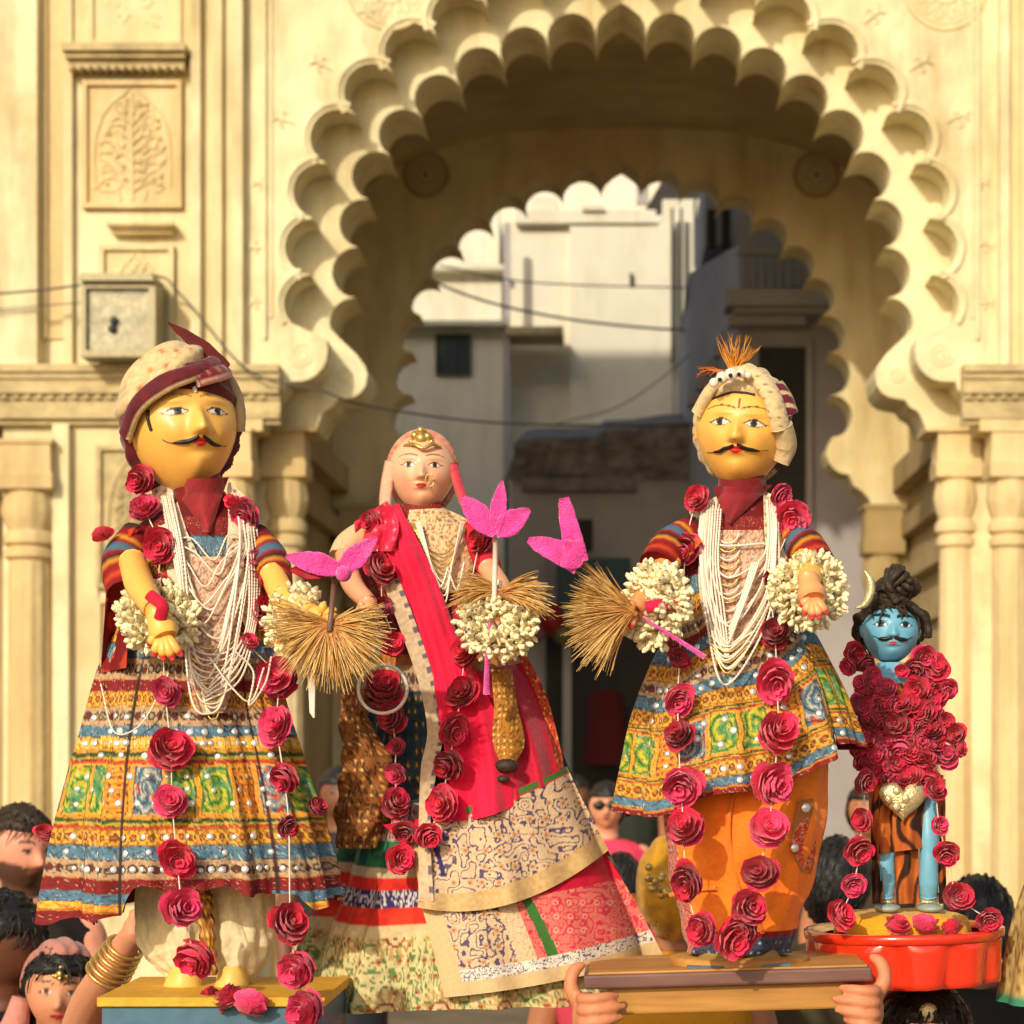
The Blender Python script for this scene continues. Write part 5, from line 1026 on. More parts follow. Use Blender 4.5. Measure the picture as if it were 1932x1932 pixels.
em = flowers(th*110+700, vv, lc(60, 70, 90), (C_DK, C_BL, C_CR, C_NV), 18, .5); c = np.where((vv > 1762)[..., None], em, c); c = np.where(((vv > 1752) & (vv < 1763))[..., None], C_MA, c)
c = np.where((th < -2.62)[..., None] & (th > -3.3)[..., None], flowers(th*110, vv, lc(200, 110, 90), (lc(120, 60, 60), C_CR, C_BL, C_MA), 14, .5), c)
MB().grid(g_, False, True, c).build('dhoti', M['silk'], d3)
def patch(s_, t, u, v):
    r = np.hypot((s_-.5)*2, (t-.62)*2.2); c = flowers(u, v, lc(206, 66, 40), (lc(230, 160, 130), lc(220, 150, 60), lc(120, 90, 60), lc(150, 40, 40)), 14, .5); return np.where((r > .9)[..., None], lc(176, 110, 50), c)
drape(d3, D3, [(1508, 1510), (1496, 1560), (1492, 1600), (1512, 1646)], [(1534, 1506), (1545, 1560), (1548, 1600), (1530, 1648)], .008, patch, 'embroidered_patch', 'cloth', 24, 50)
for (u, v, r) in ((1521, 1524, 8), (1500, 1600, 7)): place('patch_mirror', DISC, d3, D3.pt(u, v, .014), (PI/2, 0, .3), r*Y3/KF)
for (L_, R_) in (([(1262, 1690), (1300, 1680), (1352, 1676)], None), ([(1392, 1470), (1375, 1560), (1395, 1680), (1440, 1760)], None)):
    q = crom(L_, 30); MB().tube(D3.pt(q[:, 0], q[:, 1], .002), .004, 6, ORG*.8).build('dhoti_fold', M['silk'], d3)
for s_ in (-1, 1):
    b = Body([(1780, 1395+s_*42, 24, 24), (1798, 1395+s_*44, 30, 30), (1812, 1395+s_*46, 36, 48), (1816, 1395+s_*46, 34, 46)], Y3-.03); g_, *_ = b.mesh(14, 40); mb = MB().grid(g_, False, True, lc(150, 120, 60)); mb.f.append(tuple(range(13*40, 14*40))); mb.build('foot', M['paint'], d3)
f3 = dict(skin=YEL, blush=lc(232, 146, 56), eye_b=-.05, nose_b=-.33, lip_b=-.48, brow_b=.19, eye_a=.36, eye_w=.21, eye_h=.068, lidw=.018, white=(.74, .66, .52), lip=lc(222, 40, 24), browa=.85, iris=(.05, .035, .012), jaw=.2, nose=.25, tilak=lc(196, 40, 20), lip_w=.21, gaze=-.1)
h3 = Head(f3, 1401, 812, 86, 110, 94, Y3, yaw=-9, pitch=-4, roll=5); h3.build('head', M['paint'], d3)
moustache(h3, d3, -1, -.04, .66, -.44, .042); moustache(h3, d3, 1, .05, .66, -.42, .042)
for s_ in (-1, 1): ear(h3, d3, s_, -.05, .18, lc(232, 176, 100))
q = [h3.face(t, .36+.12*math.cos(t*2.4), .012) for t in np.linspace(-.8, .3, 8)]; MB().tube(crom(q, 20), .0022, 6).build('forehead_line', M['hairb'], d3)
C_T3 = lc(212, 186, 136)
shell(h3, (1.09, 1.12, 1.12), lambda a, y, b: b-.52+1.25*np.clip(y+.42, 0, 2)+.16*abs(a), 'turban_wrap', M['silk'], d3, lambda U: mix(flowers(U[..., 0]*80+100, U[..., 2]*80, C_T3, (C_T3*.85, C_T3*.9, lc(180, 140, 80), C_T3), 24, .3), lc(92, 16, 34), ((U[..., 0] > .75) & (U[..., 2] < .55))*.95), bumpf=lambda U: 1+.02*np.sin(U[..., 2]*20-U[..., 0]*12))
E = lambda a, b, o: h3.ell(a, b, o)
def t3col(s_, c): return flowers(s_*240+40, c*40, C_T3*1.05, (C_T3*.85, lc(130, 40, 50), lc(90, 20, 36), C_T3), 30, .25)
ribbon([E(.02, .78, 1.15), E(.30, .62, 1.17), E(.55, .40, 1.18), E(.72, .12, 1.16), E(.80, -.05, 1.13)], h3.rad[0]*.24, .013, 'turban_band', M['silk'], d3, t3col, out=h3.c)
ribbon([E(.60, .60, 1.18), E(.78, .40, 1.2), E(.90, .20, 1.2)], h3.rad[0]*.2, .012, 'turban_band', M['silk'], d3, lambda s_, c: mix(np.tile(lc(98, 24, 40), s_.shape+(1,)), C_T3, (np.sin(s_*17+c*3) > .55)*.8), out=h3.c)
ribbon([E(.82, .02, 1.16), E(.92, -.25, 1.12), E(.84, -.50, 1.1)], [h3.rad[0]*.2, h3.rad[0]*.27, h3.rad[0]*.12], .016, 'turban_flap', M['silk'], d3, lambda s_, c: mix(np.tile(C_T3*.95, s_.shape+(1,)), C_T3*.8, vnoise(s_*8, c*3)), out=h3.c)
ribbon([E(.02, .80, 1.14), E(-.30, .66, 1.15), E(-.60, .44, 1.14), E(-.85, .12, 1.12)], h3.rad[0]*.15, .01, 'turban_band', M['silk'], d3, lambda s_, c: mix(np.tile(C_T3, s_.shape+(1,)), C_T3*.82, vnoise(s_*12, c*3)), out=h3.c)
mb = MB()
for i, (u, v, r) in enumerate(((1347, 722, 9), (1362, 712, 11), (1380, 706, 12), (1398, 704, 9), (1412, 708, 7))): mb.sphere(P(u, v, Y3-.095), np.array([r, 6, r])*Y3/KF, 10, 7)
mb.build('turban_jewel', M['pearl'], d3)
mb = MB()
for (u, v) in ((1358, 716), (1378, 708), (1394, 706)): mb.sphere(P(u, v, Y3-.103), 4*Y3/KF, 8, 6)
mb.build('jewel_stone', M['hairline'], d3)
mb = MB(); rr = random.Random(3)
for i in range(46):
    a = math.radians(rr.uniform(68, 116)) if i % 3 else math.radians(rr.uniform(40, 70)); L_ = rr.uniform(40, 78); s0 = np.array([1384+rr.uniform(-6, 6), 702]); e = s0+L_*np.array([math.cos(a), -math.sin(a)]); m_ = (s0+e)/2+np.array([rr.uniform(-5, 5), 0]); dy = rr.uniform(-.03, .03)
    mb.tube(crom([P(*s0, Y3-.05), P(*m_, Y3-.05+dy*.5), P(*e, Y3-.05+dy)], 6), np.linspace(.0016, .0005, 6), 4, lc(206, 134, 40))
for i in range(26):
    s0 = (1372+rr.uniform(-14, 10), 706); e = (1318+rr.uniform(-6, 26), 704+rr.uniform(-14, 8)); mb.tube(crom([P(*s0, Y3-.06), P((s0[0]+e[0])/2, 698, Y3-.06), P(*e, Y3-.05+rr.uniform(-.02, .02))], 6), np.linspace(.0022, .0007, 6), 4, lc(176, 92, 28))
tag(mb.build('turban_plume', M['straw'], d3), kind='stuff')
N3 = Body([(895, 1400, 44, 42), (960, 1400, 52, 48), (1020, 1398, 86, 62)], Y3); g_, *_ = N3.mesh(20, 40); MB().grid(g_, False, True, C_MA*.7).build('neck', M['silk'], d3)
drape(d3, B3, [(1345, 918), (1356, 950), (1372, 985)], [(1458, 915), (1420, 950), (1382, 990)], .022, vcol(lc(150, 30, 40)), 'neck_scarf', 'silk', 26, 26, rip=lambda s_, t, u, v: .012*np.sin(s_*PI)-.02*t)
shc = lambda sd: (lambda s_, t, u, v: flowers(u, v, lc(226, 208, 168), (lc(190, 170, 130), lc(120, 110, 80), lc(160, 60, 50), lc(232, 216, 180)), 20, .25, sd))
drape(d3, B3, [(1300, 965), (1318, 1020), (1318, 1100), (1330, 1180)], [(1362, 930), (1352, 1000), (1350, 1090), (1368, 1180)], .012, shc(2), 'shawl_edge', 'cloth', 20, 60); drape(d3, B3, [(1440, 925), (1442, 1000), (1446, 1090)], [(1492, 950), (1490, 1030), (1476, 1110)], .012, shc(7), 'shawl_edge', 'cloth', 20, 60)
drape(d3, B3, [(1345, 1000), (1340, 1100), (1345, 1190), (1362, 1235)], [(1440, 1000), (1446, 1100), (1440, 1190), (1400, 1235)], .010, bead(8), 'bead_bib', 'cloth', 40, 80)
for i, (bv, wl, wr) in enumerate(((1030, 1352, 1448), (1090, 1346, 1446), (1130, 1342, 1450), (1176, 1338, 1452), (1182, 1335, 1448), (1215, 1332, 1456), (1228, 1336, 1458), (1262, 1330, 1460), (1246, 1328, 1462), (1292, 1326, 1462))):
    bu = 1372+RS.uniform(-6, 6)
    pearl(d3, B3, [(wl, 945), (wl-6, 1020), (wl-2+i, 1020+(bv-1020)*.55), (bu, bv), (wr-14, 1020+(bv-1020)*.55), (wr+2, 1020), (wr, 945)], RS.uniform(2.3, 3.1), .022+.0012*i)
for i in range(7): pearl(d3, B3, [(1330+i*5, 960), (1325+i*5, 1060), (1330+i*6, 1150), (1352+i*4, 1210+i*7)], 2.6, .026)
for i in range(3): pearl(d3, B3, [(1456+i*6, 985), (1458+i*6, 1080), (1452+i*5, 1150)], 2.6, .028)
for i in range(4): pearl(d3, B3, [(1420+i*4, 1060), (1398+i*3, 1130), (1375, 1190+i*8)], 2.6, .036)
for j in range(9): pearl(d3, B3, [(1352, 1010+j*16), (1366, 1024+j*16), (1384, 1022+j*16), (1396, 1006+j*16)], 2.2, .018, 'bib_row', 'gold' if j % 2 else 'pearl')
for j in range(6): pearl(d3, B3, [(1335+j*3, 1195+j*9), (1372, 1220+j*10), (1420-j*3, 1192+j*9)], 2.3, .03, 'bib_row', 'gold' if j % 2 else 'pearl')
arm(d3, [(1312, 1000, -.02), (1268, 1030, -.05), (1240, 1070, -.09)], [30, 38, 36], Y3, SLV, 'cloth', 'sleeve'); arm(d3, [(1262, 1058, -.08), (1232, 1110, -.13), (1200, 1145, -.18)], [24, 24, 18], Y3, lc(226, 150, 80), name='arm')
mb = MB(); skin_hand(mb, (1208, 1138, -.17), (1196, 1152, -.19), [(1180, 1150, -.21), (1180, 1162, -.21), (1184, 1174, -.21), (1190, 1184, -.21)], (1188, 1136, -.2), Y3, 18, 22, 8.5, lc(226, 150, 96), lc(200, 60, 60)); mb.build('hand', M['paint'], d3)
arm(d3, [(1470, 1000, -.02), (1515, 1030, -.05), (1545, 1070, -.09)], [30, 38, 34], Y3, SLV, 'cloth', 'sleeve'); arm(d3, [(1520, 1055, -.08), (1528, 1080, -.15), (1526, 1100, -.215)], [24, 25, 20], Y3, YEL, name='arm')
mb = MB(); skin_hand(mb, (1524, 1090, -.21), (1532, 1124, -.235), [(1518, 1158, -.245), (1532, 1166, -.25), (1546, 1165, -.25), (1559, 1157, -.245)], (1512, 1142, -.24), Y3, 19, 27, 8.5, lc(232, 160, 100), lc(206, 70, 66)); mb.build('hand', M['paint'], d3)
ribbon([P(1295, 1130, 3.33), P(1255, 1140, 3.31), P(1218, 1146, 3.31)], 11*Y3/KF, .006, 'wrist_ribbon', M['silk'], d3, lambda s_, c: np.tile(lc(200, 14, 66), s_.shape+(1,)), out=P(1250, 1150, 3.45))
for L_, R_, nm in (([(1222, 1062), (1240, 1020), (1290, 1000)], [(1270, 1078), (1300, 1050), (1325, 1020)], 1), ([(1448, 1078), (1500, 1045), (1540, 1010)], [(1470, 1098), (1530, 1080), (1566, 1040)], 2)):
    drape(d3, B3, L_, R_, .05, lambda s_, t, u, v: mix(np.tile(C_MA, s_.shape+(1,)), lc(214, 100, 30), (vnoise(u/15, v/15) > .55)*.85), 'shoulder_cloth', 'cloth', 24, 30)
bracelet(1236, 1142, 3.36, 46, 38, 'jasmine bracelet on the whisk hand of the orange-dhoti doll', (-.75, -.65, .1), 280, seed=6); bracelet(1526, 1114, 3.37, 38, 38, 'round jasmine bracelet framing the open hand of the orange-dhoti doll', (.05, -1, .15), 320, seed=7)
g3 = thing('rose_garland', 'long red rose garland hanging over the tunic and orange dhoti', 'garland', P(1385, 1790, 3.3), 'rose garlands hung on the dolls')
rose_strand(g3, [(1314, 940, 29), (1294, 1035, 36), (1282, 1242, 23), (1279, 1322, 31), (1280, 1386, 32), (1284, 1482, 40), (1290, 1560, 40), (1295, 1665, 38), (1322, 1752, 36), (1385, 1776, 38, None, 0)], B3, .03)
rose_strand(g3, [(1474, 935, 27, None, 1), (1494, 980, 38, None, 1), (1455, 1090, 18, None, 2), (1462, 1192, 36), (1466, 1286, 44), (1468, 1380, 48), (1459, 1482, 43), (1450, 1562, 40), (1432, 1645, 40), (1416, 1712, 42), (1400, 1752, 30)], B3, .03)
w3 = thing('straw_whisk', 'fan of golden straw and pink paper petals held out by the orange-dhoti doll', 'whisk', P(1140, 1210, 3.3), 'straw whisks with pink paper flowers held by the dolls')
bristles(w3, (1192, 1152), 330, (118, 232), 120, 3.30, 14, drop=.10); MB().tube([P(1200, 1160, 3.3), P(1160, 1112, 3.3), P(1100, 1062, 3.29)], .004, 8).build('handle', M['wood'], w3)
petal_mesh(w3, P(1088, 1062, 3.28), P(1064, 940, 3.29), 22*3.28/KF, .006, M['paperpink'], prof=(1.1, 1, .85, .75, .7, .45)); petal_mesh(w3, P(1094, 1056, 3.28), P(996, 1020, 3.29), 26*3.28/KF, .006, M['paperpink'], prof=(1.2, 1.05, .9, .75, .6, .2))
petal_mesh(w3, P(1100, 1062, 3.282), P(1060, 1035, 3.285), 30*3.28/KF, .007, M['paperpink'], prof=(.4, .9, 1, 1, .8, .4))
MB().tube(crom([P(1212, 1165, 3.31), P(1260, 1195, 3.3), P(1330, 1240, 3.3)], 12), np.linspace(.002, .005, 12), 6).build('ribbon_tail', M['paperpink'], w3)
# ======== small blue-faced doll on the red tray
Y4 = 3.72; k4 = Y4/KF
tr = thing('tray', 'glossy red fluted tray with yellow cloth carrying the blue-faced doll', 'tray', P(1705, 1842, Y4))
th = np.linspace(0, 2*PI, 160, endpoint=False)
def trow(v, r, fl):
    rad = r*(1+fl*(abs(np.sin(th*5.5+.4))**.8-.5)); p = P(1705+np.cos(th)*rad, v-4*np.cos(th), Y4); p[:, 1] = Y4+np.sin(th)*rad*k4; return p
rows = [trow(1758, 150, 0), trow(1752, 172, 0), trow(1748, 183, 0), trow(1751, 188, 0), trow(1758, 188, 0), trow(1766, 186, 0), trow(1768, 180, 0)]
mb = MB().grid(np.stack(rows), False, True); mb.build('rim', M['redlac'], tr)
rows = [trow(1768, 181, .01)]+[trow(1771+i*11, 180-i*1.2, .05+.012*i) for i in range(8)]+[trow(1853, 150, .05), trow(1852, 20, 0)]
MB().grid(np.stack(rows), False, True).build('bowl', M['redlac'], tr)
a = np.linspace(0, 2*PI, 90, endpoint=False); G = []
for q, v in ((0.02, 1718), (.5, 1718), (.8, 1721), (.95, 1728), (1.0, 1742), (1.02, 1760)):
    rr_ = 122*q*(1+.07*np.sin(a*7)*q+.04*np.sin(a*12+1)*q); p = P(1702+np.cos(a)*rr_, v+2*np.sin(a*9)*q, Y4); p[:, 1] = Y4+np.sin(a)*rr_*k4*.95; G.append(p)
MB().grid(np.stack(G), False, True, (.72, .34, .012)).build('yellow_cloth', M['silk'], tr)
d4 = thing('festival_doll', 'small blue-faced doll with crescent, dark hair and tiger-striped cloth', 'doll', P(1705, 1718, Y4))
BLU = lc(112, 176, 202)
f4 = dict(skin=BLU, blush=lc(96, 160, 190), eye_b=.22, nose_b=-.12, lip_b=-.36, brow_b=.48, eye_a=.42, eye_w=.21, eye_h=.10, lip=lc(200, 70, 80), browt=.06, browa=1, line=(.01, .02, .03), iris=(.02, .03, .04), jaw=.12, nose=.2, white=(.85, .85, .82), lidw=.03, lip_w=.17)
h4 = Head(f4, 1680, 1194, 52, 58, 52, Y4, yaw=-1, pitch=0, roll=2, na=150, ne=120); h4.build('head', M['paint'], d4)
for s_ in (-1, 1): moustache(h4, d4, s_, .10, .66, -.20, .075); ear(h4, d4, s_, .1, .26, BLU*1.15)
shell(h4, (1.38, 1.3, 1.30), lambda a, y, b: (b-.78)+1.0*np.clip(y+.5, 0, 1.2)-.5*np.clip(-b-.1, 0, 1), 'hair', M['hairb'], d4, bumpf=lambda U: 1+.05*np.sin(U[..., 2]*14+U[..., 0]*11)+.05*vnoise(U[..., 0]*5+9, U[..., 2]*7))
mb = MB(); rr = random.Random(8)
for i in range(26):
    a0 = rr.uniform(0, 2*PI); q = [P(1690+math.cos(a0)*26, 1120+math.sin(a0)*16, Y4-.02+rr.uniform(-.02, .03)), P(1694+math.cos(a0+1)*24, 1098+math.sin(a0+1)*16, Y4-.03+rr.uniform(-.02, .02)), P(1690+math.cos(a0+2)*18, 1080+math.sin(a0+2)*14, Y4-.02)]
    mb.tube(crom(q, 10), 9*k4*np.linspace(1, .5, 10), 7)
mb.sphere(P(1694, 1108, Y4), np.array([46, 36, 26])*k4, 14, 9); tag(mb.build('hair_knot', M['hairb'], d4), kind='stuff')
hk4 = lambda a, y, b: (b-.70)+1.0*np.clip(y+.5, 0, 1.2)-.5*np.clip(-b-.1, 0, 1)
HK4 = True
for i in range(6):
    q = [h4.ell(.35+.08*i, .72-.05*i, 1.3), h4.ell(.75+.02*i, .4, 1.42), h4.ell(.9, .15-.05*i, 1.45)]; MB().tube(crom(q, 10), 7*k4, 7).build('hair_lock', M['hairb'], d4)
a = np.linspace(-.2, 1, 24); q = crom([(1614, 1148), (1632, 1140), (1643, 1115), (1641, 1092), (1630, 1076)], 24); MB().tube(P(q[:, 0], q[:, 1], Y4-.06), np.sin(np.linspace(.06, PI-.06, 24))*8*k4+.0006, 8).build('crescent', M['brass'], d4)
B4 = Body([(1250, 1684, 26, 24), (1275, 1686, 60, 40), (1330, 1696, 78, 50), (1420, 1704, 74, 50), (1480, 1706, 66, 48), (1560, 1706, 72, 52), (1700, 1706, 78, 56)], Y4)
def tiger(a, v):
    n = vnoise(a/30, v/60); s_ = np.sin(a/6.5+n*7+np.sin(v/24)*1.5); c = mix(np.tile(lc(206, 112, 40), a.shape+(1,)), lc(140, 62, 24), vnoise(a/12, v/30)); return mix(c, lc(34, 18, 12), sstep(.15, .5, s_)*.95)
g_, t_, tt_, vv, *_ = B4.mesh(90, 120, lambda a, t: 1+.03*np.sin(a*9)); MB().grid(g_[:44], False, True, np.where((vv[:44] < 1290)[..., None], BLU, tiger(t_[:44]*70+300, vv[:44]))).build('body', M['cloth'], d4)
for x0, x1, nm in ((1646, 1664, 1), (1688, 1732, 2), (1772, 1784, 3)):
    drape(d4, B4, [(x0, 1470), (x0-3, 1580), (x0, 1706)], [(x1, 1470), (x1, 1580), (x1+2, 1704)], -.004 if nm == 2 else .018, lambda s_, t, u, v: tiger(u*1.5, v), 'tiger_cloth_strip', 'cloth', 26, 70, rip=lambda s_, t, u, v: .006*np.sin(s_*9+t*4), thick=.006)
drape(d4, B4, [(1640, 1462), (1640, 1530), (1652, 1612)], [(1780, 1462), (1782, 1525), (1772, 1596)], .016, lambda s_, t, u, v: tiger(u*1.4, v), 'loin_cloth', 'cloth', 60, 50, rip=lambda s_, t, u, v: .008*np.sin(s_*14))
for (u, v0) in ((1671, 1560), (1752, 1545)):
    q = crom([P(u+(4 if u < 1700 else -2), v0-40, Y4-.03), P(u, v0+60, Y4-.045), P(u, 1660, Y4-.04), P(u, 1690, Y4-.03)], 20); MB().tube(q, np.array([20]*6+list(np.linspace(16, 19, 8))+[19, 18, 18, 18, 17, 17])*k4, 14, BLU*1.02).build('leg', M['paint'], d4)
    mb = MB().tube([P(u, 1684, Y4-.02), P(u, 1690, Y4-.02), P(u, 1702, Y4-.02)], np.array([20, 22, 20])*k4, 14); mb.build('anklet', M['brass'], d4)
    mb = MB().sphere(P(u+3, 1713, Y4-.035), np.array([25, 38, 9])*k4, 16, 9, lc(150, 168, 160)); mb.build('foot', M['paint'], d4)
# heart shaped brass pendant
a = np.linspace(0, 2*PI, 40, endpoint=False); hx = 16*np.sin(a)**3; hy = 13*np.cos(a)-5*np.cos(2*a)-2*np.cos(3*a)-np.cos(4*a); G = []
for q, dp in ((1.0, 0), (1.02, .006), (.8, .014), (.4, .018), (.01, .019)): p = P(1692+hx*2.7*q, 1505-hy*2.6*q, Y4); p[:, 1] = Y4-.075-dp; G.append(p)
MB().grid(np.stack(G), False, True).build('pendant', M['brass'], d4)
for i, (u, v) in enumerate(((1692, 1492), (1675, 1508), (1709, 1508), (1692, 1522))): MB().sphere(P(u, v, Y4-.094), np.array([8, 4, 8])*k4, 8, 6).build('pendant_boss', M['brass'], d4)
g4 = thing('rose_garland', 'thick heap of red rose garlands covering the body of the blue-faced doll', 'garland', P(1705, 1500, 3.6), 'rose garlands hung on the dolls')
rr = random.Random(12); pts = [(1614, 1232, 24), (1632, 1252, 24), (1646, 1276, 22), (1600, 1258, 20), (1745, 1240, 26), (1768, 1258, 26), (1726, 1262, 24), (1790, 1300, 24), (1670, 1300, 24), (1730, 1300, 28), (1760, 1310, 28), (1700, 1330, 26), (1662, 1330, 22), (1740, 1345, 26), (1690, 1365, 28), (1645, 1395, 26), (1700, 1410, 28), (1780, 1360, 22), (1800, 1385, 22), (1730, 1395, 22), (1660, 1425, 26), (1690, 1440, 26), (1745, 1430, 26), (1785, 1425, 26), (1720, 1465, 26), (1752, 1475, 26), (1678, 1470, 22), (1640, 1440, 20), (1810, 1410, 18), (1625, 1290, 22), (1636, 1318, 20), (1765, 1400, 22), (1620, 1410, 22), (1702, 1265, 14)]
for i in range(46): u_ = 1702+RS.uniform(-1, 1)*(62+30*RS.random()); pts.append((u_, RS.uniform(1262, 1478), RS.uniform(18, 26)))
for (u, v, r) in pts: add_rose(g4, u, v, float(B4.front(np.clip(u, 1635, 1770), v, .03)), r)
rose_strand(g4, [(1634, 1476, 24), (1626, 1546, 26), (1622, 1607, 28), (1610, 1668, 28), (1588, 1725, 30)], Y=3.56)
rose_strand(g4, [(1765, 1490, 24), (1772, 1556, 20), (1786, 1612, 24), (1808, 1690, 32), (1866, 1736, 30)], Y=3.60)
for i, (u, v, r, nm) in enumerate(((1692, 1745, 24, 'loose crimson rose petals on the yellow cloth below the left blue leg'), (1746, 1743, 26, 'loose pink rose on the yellow cloth between the blue legs and the rim'), (1796, 1750, 22, 'small loose rose on the yellow cloth beside the large rim roses'))):
    tag(place('loose_rose', ROSE[i % 3], None, P(u, v, 3.58), (.4, .3, i*2.), r*3.58/KF), nm, 'rose')
# ======== stool held up in two hands, under the orange-dhoti doll
def obox(mb, c, hs, Rm, col=None):
    V = [np.array(c)+Rm@(np.array([x, y, z])*hs) for x in (-1, 1) for y in (-1, 1) for z in (-1, 1)]
    return mb.add(V, [(0, 1, 3, 2), (4, 6, 7, 5), (0, 4, 5, 1), (2, 3, 7, 6), (0, 2, 6, 4), (1, 5, 7, 3)], col)
Rs = np.array(Euler((0, math.radians(-1.7), 0)).to_matrix()); YS_ = 3.54; ks = YS_/KF
st = thing('stool', 'low wooden stool with dark edged top and yellow apron held up in two hands', 'stool', P(1372, 1905, YS_))
c0 = P(1366, 1829, YS_)
def obuild(c, hs, name, mat, par, bev=.004):
    o = obox(MB(), c, hs, Rs).build(name, M[mat], par, False); bv = o.modifiers.new('b', 'BEVEL'); bv.width = bev; bv.segments = 2; return o
obuild(c0, (262*ks, .140, .0115), 'top_edge', 'darkwood', st); obuild(c0+np.array([0, .004, .0125]), (254*ks, .130, .002), 'top_board', 'wood', st, .001)
obuild(c0+np.array([0, 0, -.0345]), (212*ks, .120, .0225), 'apron', 'wood', st)
tp = obuild(c0+np.array([.02, -.06, .0165]), (95*ks, .05, .002), 'painted_panel', 'bluepaint', st, .001)
mb = MB(); a = np.linspace(0, 2*PI, 60, endpoint=False); G = []
for v, r in ((1818, 130), (1806, 132), (1802, 126), (1801, 10)): p = P(1395+np.cos(a)*r, v, Y3); p[:, 1] = Y3+np.sin(a)*r*.8*Y3/KF; G.append(p)
MB().grid(np.stack(G), False, True).build('doll_base', M['wood'], d3)
# ---------------------------------------------------------------- people
def remesh(mb, voxel, name):
    o = mb.build(name, M['skin']); m_ = o.modifiers.new('r', 'REMESH'); m_.mode = 'VOXEL'; m_.voxel_size = voxel; s_ = o.modifiers.new('s', 'SMOOTH'); s_.iterations = 2; s_.factor = .5
    dg = bpy.context.evaluated_depsgraph_get(); me = bpy.data.meshes.new_from_object(o.evaluated_get(dg)); bpy.data.objects.remove(o)
    n = len(me.vertices); co = np.zeros(n*3); me.vertices.foreach_get('co', co); co = co.reshape(-1, 3); me.polygons.foreach_set('use_smooth', [True]*len(me.polygons)); return me, co
def setcol(me, C):
    ca = me.color_attributes.get('Col') or me.color_attributes.new('Col', 'FLOAT_COLOR', 'POINT'); A = np.ones((len(C), 4)); A[:, :3] = C; ca.data.foreach_set('color', A.ravel())
FP = dict(eye_b=.05, nose_b=-.27, lip_b=-.48, brow_b=.24, eye_w=.17, eye_h=.05, lip=lc(150, 66, 60), jaw=.3, nose=.30, lidw=.02, browt=.035, browa=.9, lip_w=.24, white=(.6, .55, .5))
def person(label, u, v, Y, skin, cloth, yaw=0, pitch=0, roll=0, rz=.113, face=None, arms=None, extra=None, hair=None, hairkeep=None, beard=None, group=None, shirt=None, voxel=.0075, hairmat='hair', shw=.19, base_dy=0):
    """standing person; (u, v) is the head centre; arms: list of chains of world points with radii"""
    f = dict(FP); f['skin'] = np.array(skin); f['blush'] = np.array(skin)*np.array([1.05, .85, .8]); f.update(face or {})
    k = Y/KF; h = Head(f, u, v, rz*.74/k, rz/k, rz*.88/k, Y, yaw, pitch, roll, 70, 60); c = h.c; root = thing('person', label, 'person', (c[0], c[1]+base_dy, 0), group)
    fz = c[2]-rz; mb = MB(); mb.grid(h.G, False, True); sh = fz-.075
    mb.tube([c+np.array([0, .015, -rz*.3]), (c[0], c[1]+.03, fz-.02), (c[0], c[1]+.035, sh-.03)], [.058, .055, .065], 14)
    G = []; A_ = np.linspace(0, 2*PI, 24, endpoint=False); cy = c[1]+.035
    for z, w_, d_ in ((sh+.045, .06, .06), (sh+.015, .13, .08), (sh-.03, shw, .10), (sh-.14, shw*.98, .115), (sh-.32, shw*.85, .11), (sh-.5, shw*.85, .105), (sh-.58, .03, .03)): G.append(np.stack([c[0]+np.cos(A_)*w_, cy+np.sin(A_)*d_, 0*A_+z], -1))
    mb.grid(np.stack(G), False, True)
    if arms is None:
        arms = [([(c[0]+s_*(shw-.02), cy, sh-.05), (c[0]+s_*(shw+.05), cy+.01, sh-.33), (c[0]+s_*(shw+.03), cy-.08, sh-.58), (c[0]+s_*(shw+.01), cy-.12, sh-.68)], [.055, .045, .032, .035]) for s_ in (-1, 1)]
    for pts, rad in arms:
        q = crom(pts, 22); mb.tube(q, np.interp(np.linspace(0, 1, 22), np.linspace(0, 1, len(rad)), rad), 12); mb.sphere(q[-1], rad[-1], 10, 7); mb.sphere(q[0], rad[0], 10, 7)
    if extra: extra(mb, h)
    me, co = remesh(mb, voxel, 'body'); L = ((co-h.c)@h.R)/h.rad; col = np.tile(f['skin'], (len(co), 1)); near = (L[:, 2] > -1.15) & (abs(L[:, 0]) < 1.3) & (L[:, 1] > -1.5)
    a, b = L[:, 0]/(1-f['jaw']*np.clip(-L[:, 2], 0, 1)**1.6), L[:, 2]; fr = sstep(.05, .5, -L[:, 1])*near
    pc = paint_face(f, a, b, fr); col = np.where(near[:, None], pc, col)
    if beard is not None: col = mix(col, np.array([.05, .026, .014]), beard(a, L[:, 1], b)*near*.92)
    setcol(me, col); me.transform(Matrix.Translation(-root.location)); me.materials.clear(); me.materials.append(M['skin'])
    o = bpy.data.objects.new('body', me); COLL.objects.link(o); o.parent = root
    if hairkeep is not None: shell(h, (1.09, 1.08, 1.09), hairkeep, 'hair', M[hairmat], root, na=70, ne=60, bumpf=lambda U: .98+.08*vnoise(U[..., 0]*8+U[..., 1]*5+3, U[..., 2]*7)+.04*vnoise(U[..., 0]*23+40, U[..., 1]*23+U[..., 2]*9))
    if hairkeep is not None and Y < 8: strands(h, root, hairkeep, 420, .55, int(u)+7, hairmat)
    G = []; A_ = np.linspace(0, 2*PI, 48, endpoint=False); shirt = shirt or {}
    prof = [(sh+.03, .075, .075), (sh+.012, .14, .095), (sh-.03, shw+.012, .115), (sh-.14, shw+.012, .13), (sh-.34, shw*.92, .13), (sh-.55, shw*1.0, .14), (sh-.75, shw*1.05, .15), (.55, .20, .17), (.06, .22, .19), (.01, .215, .185)]
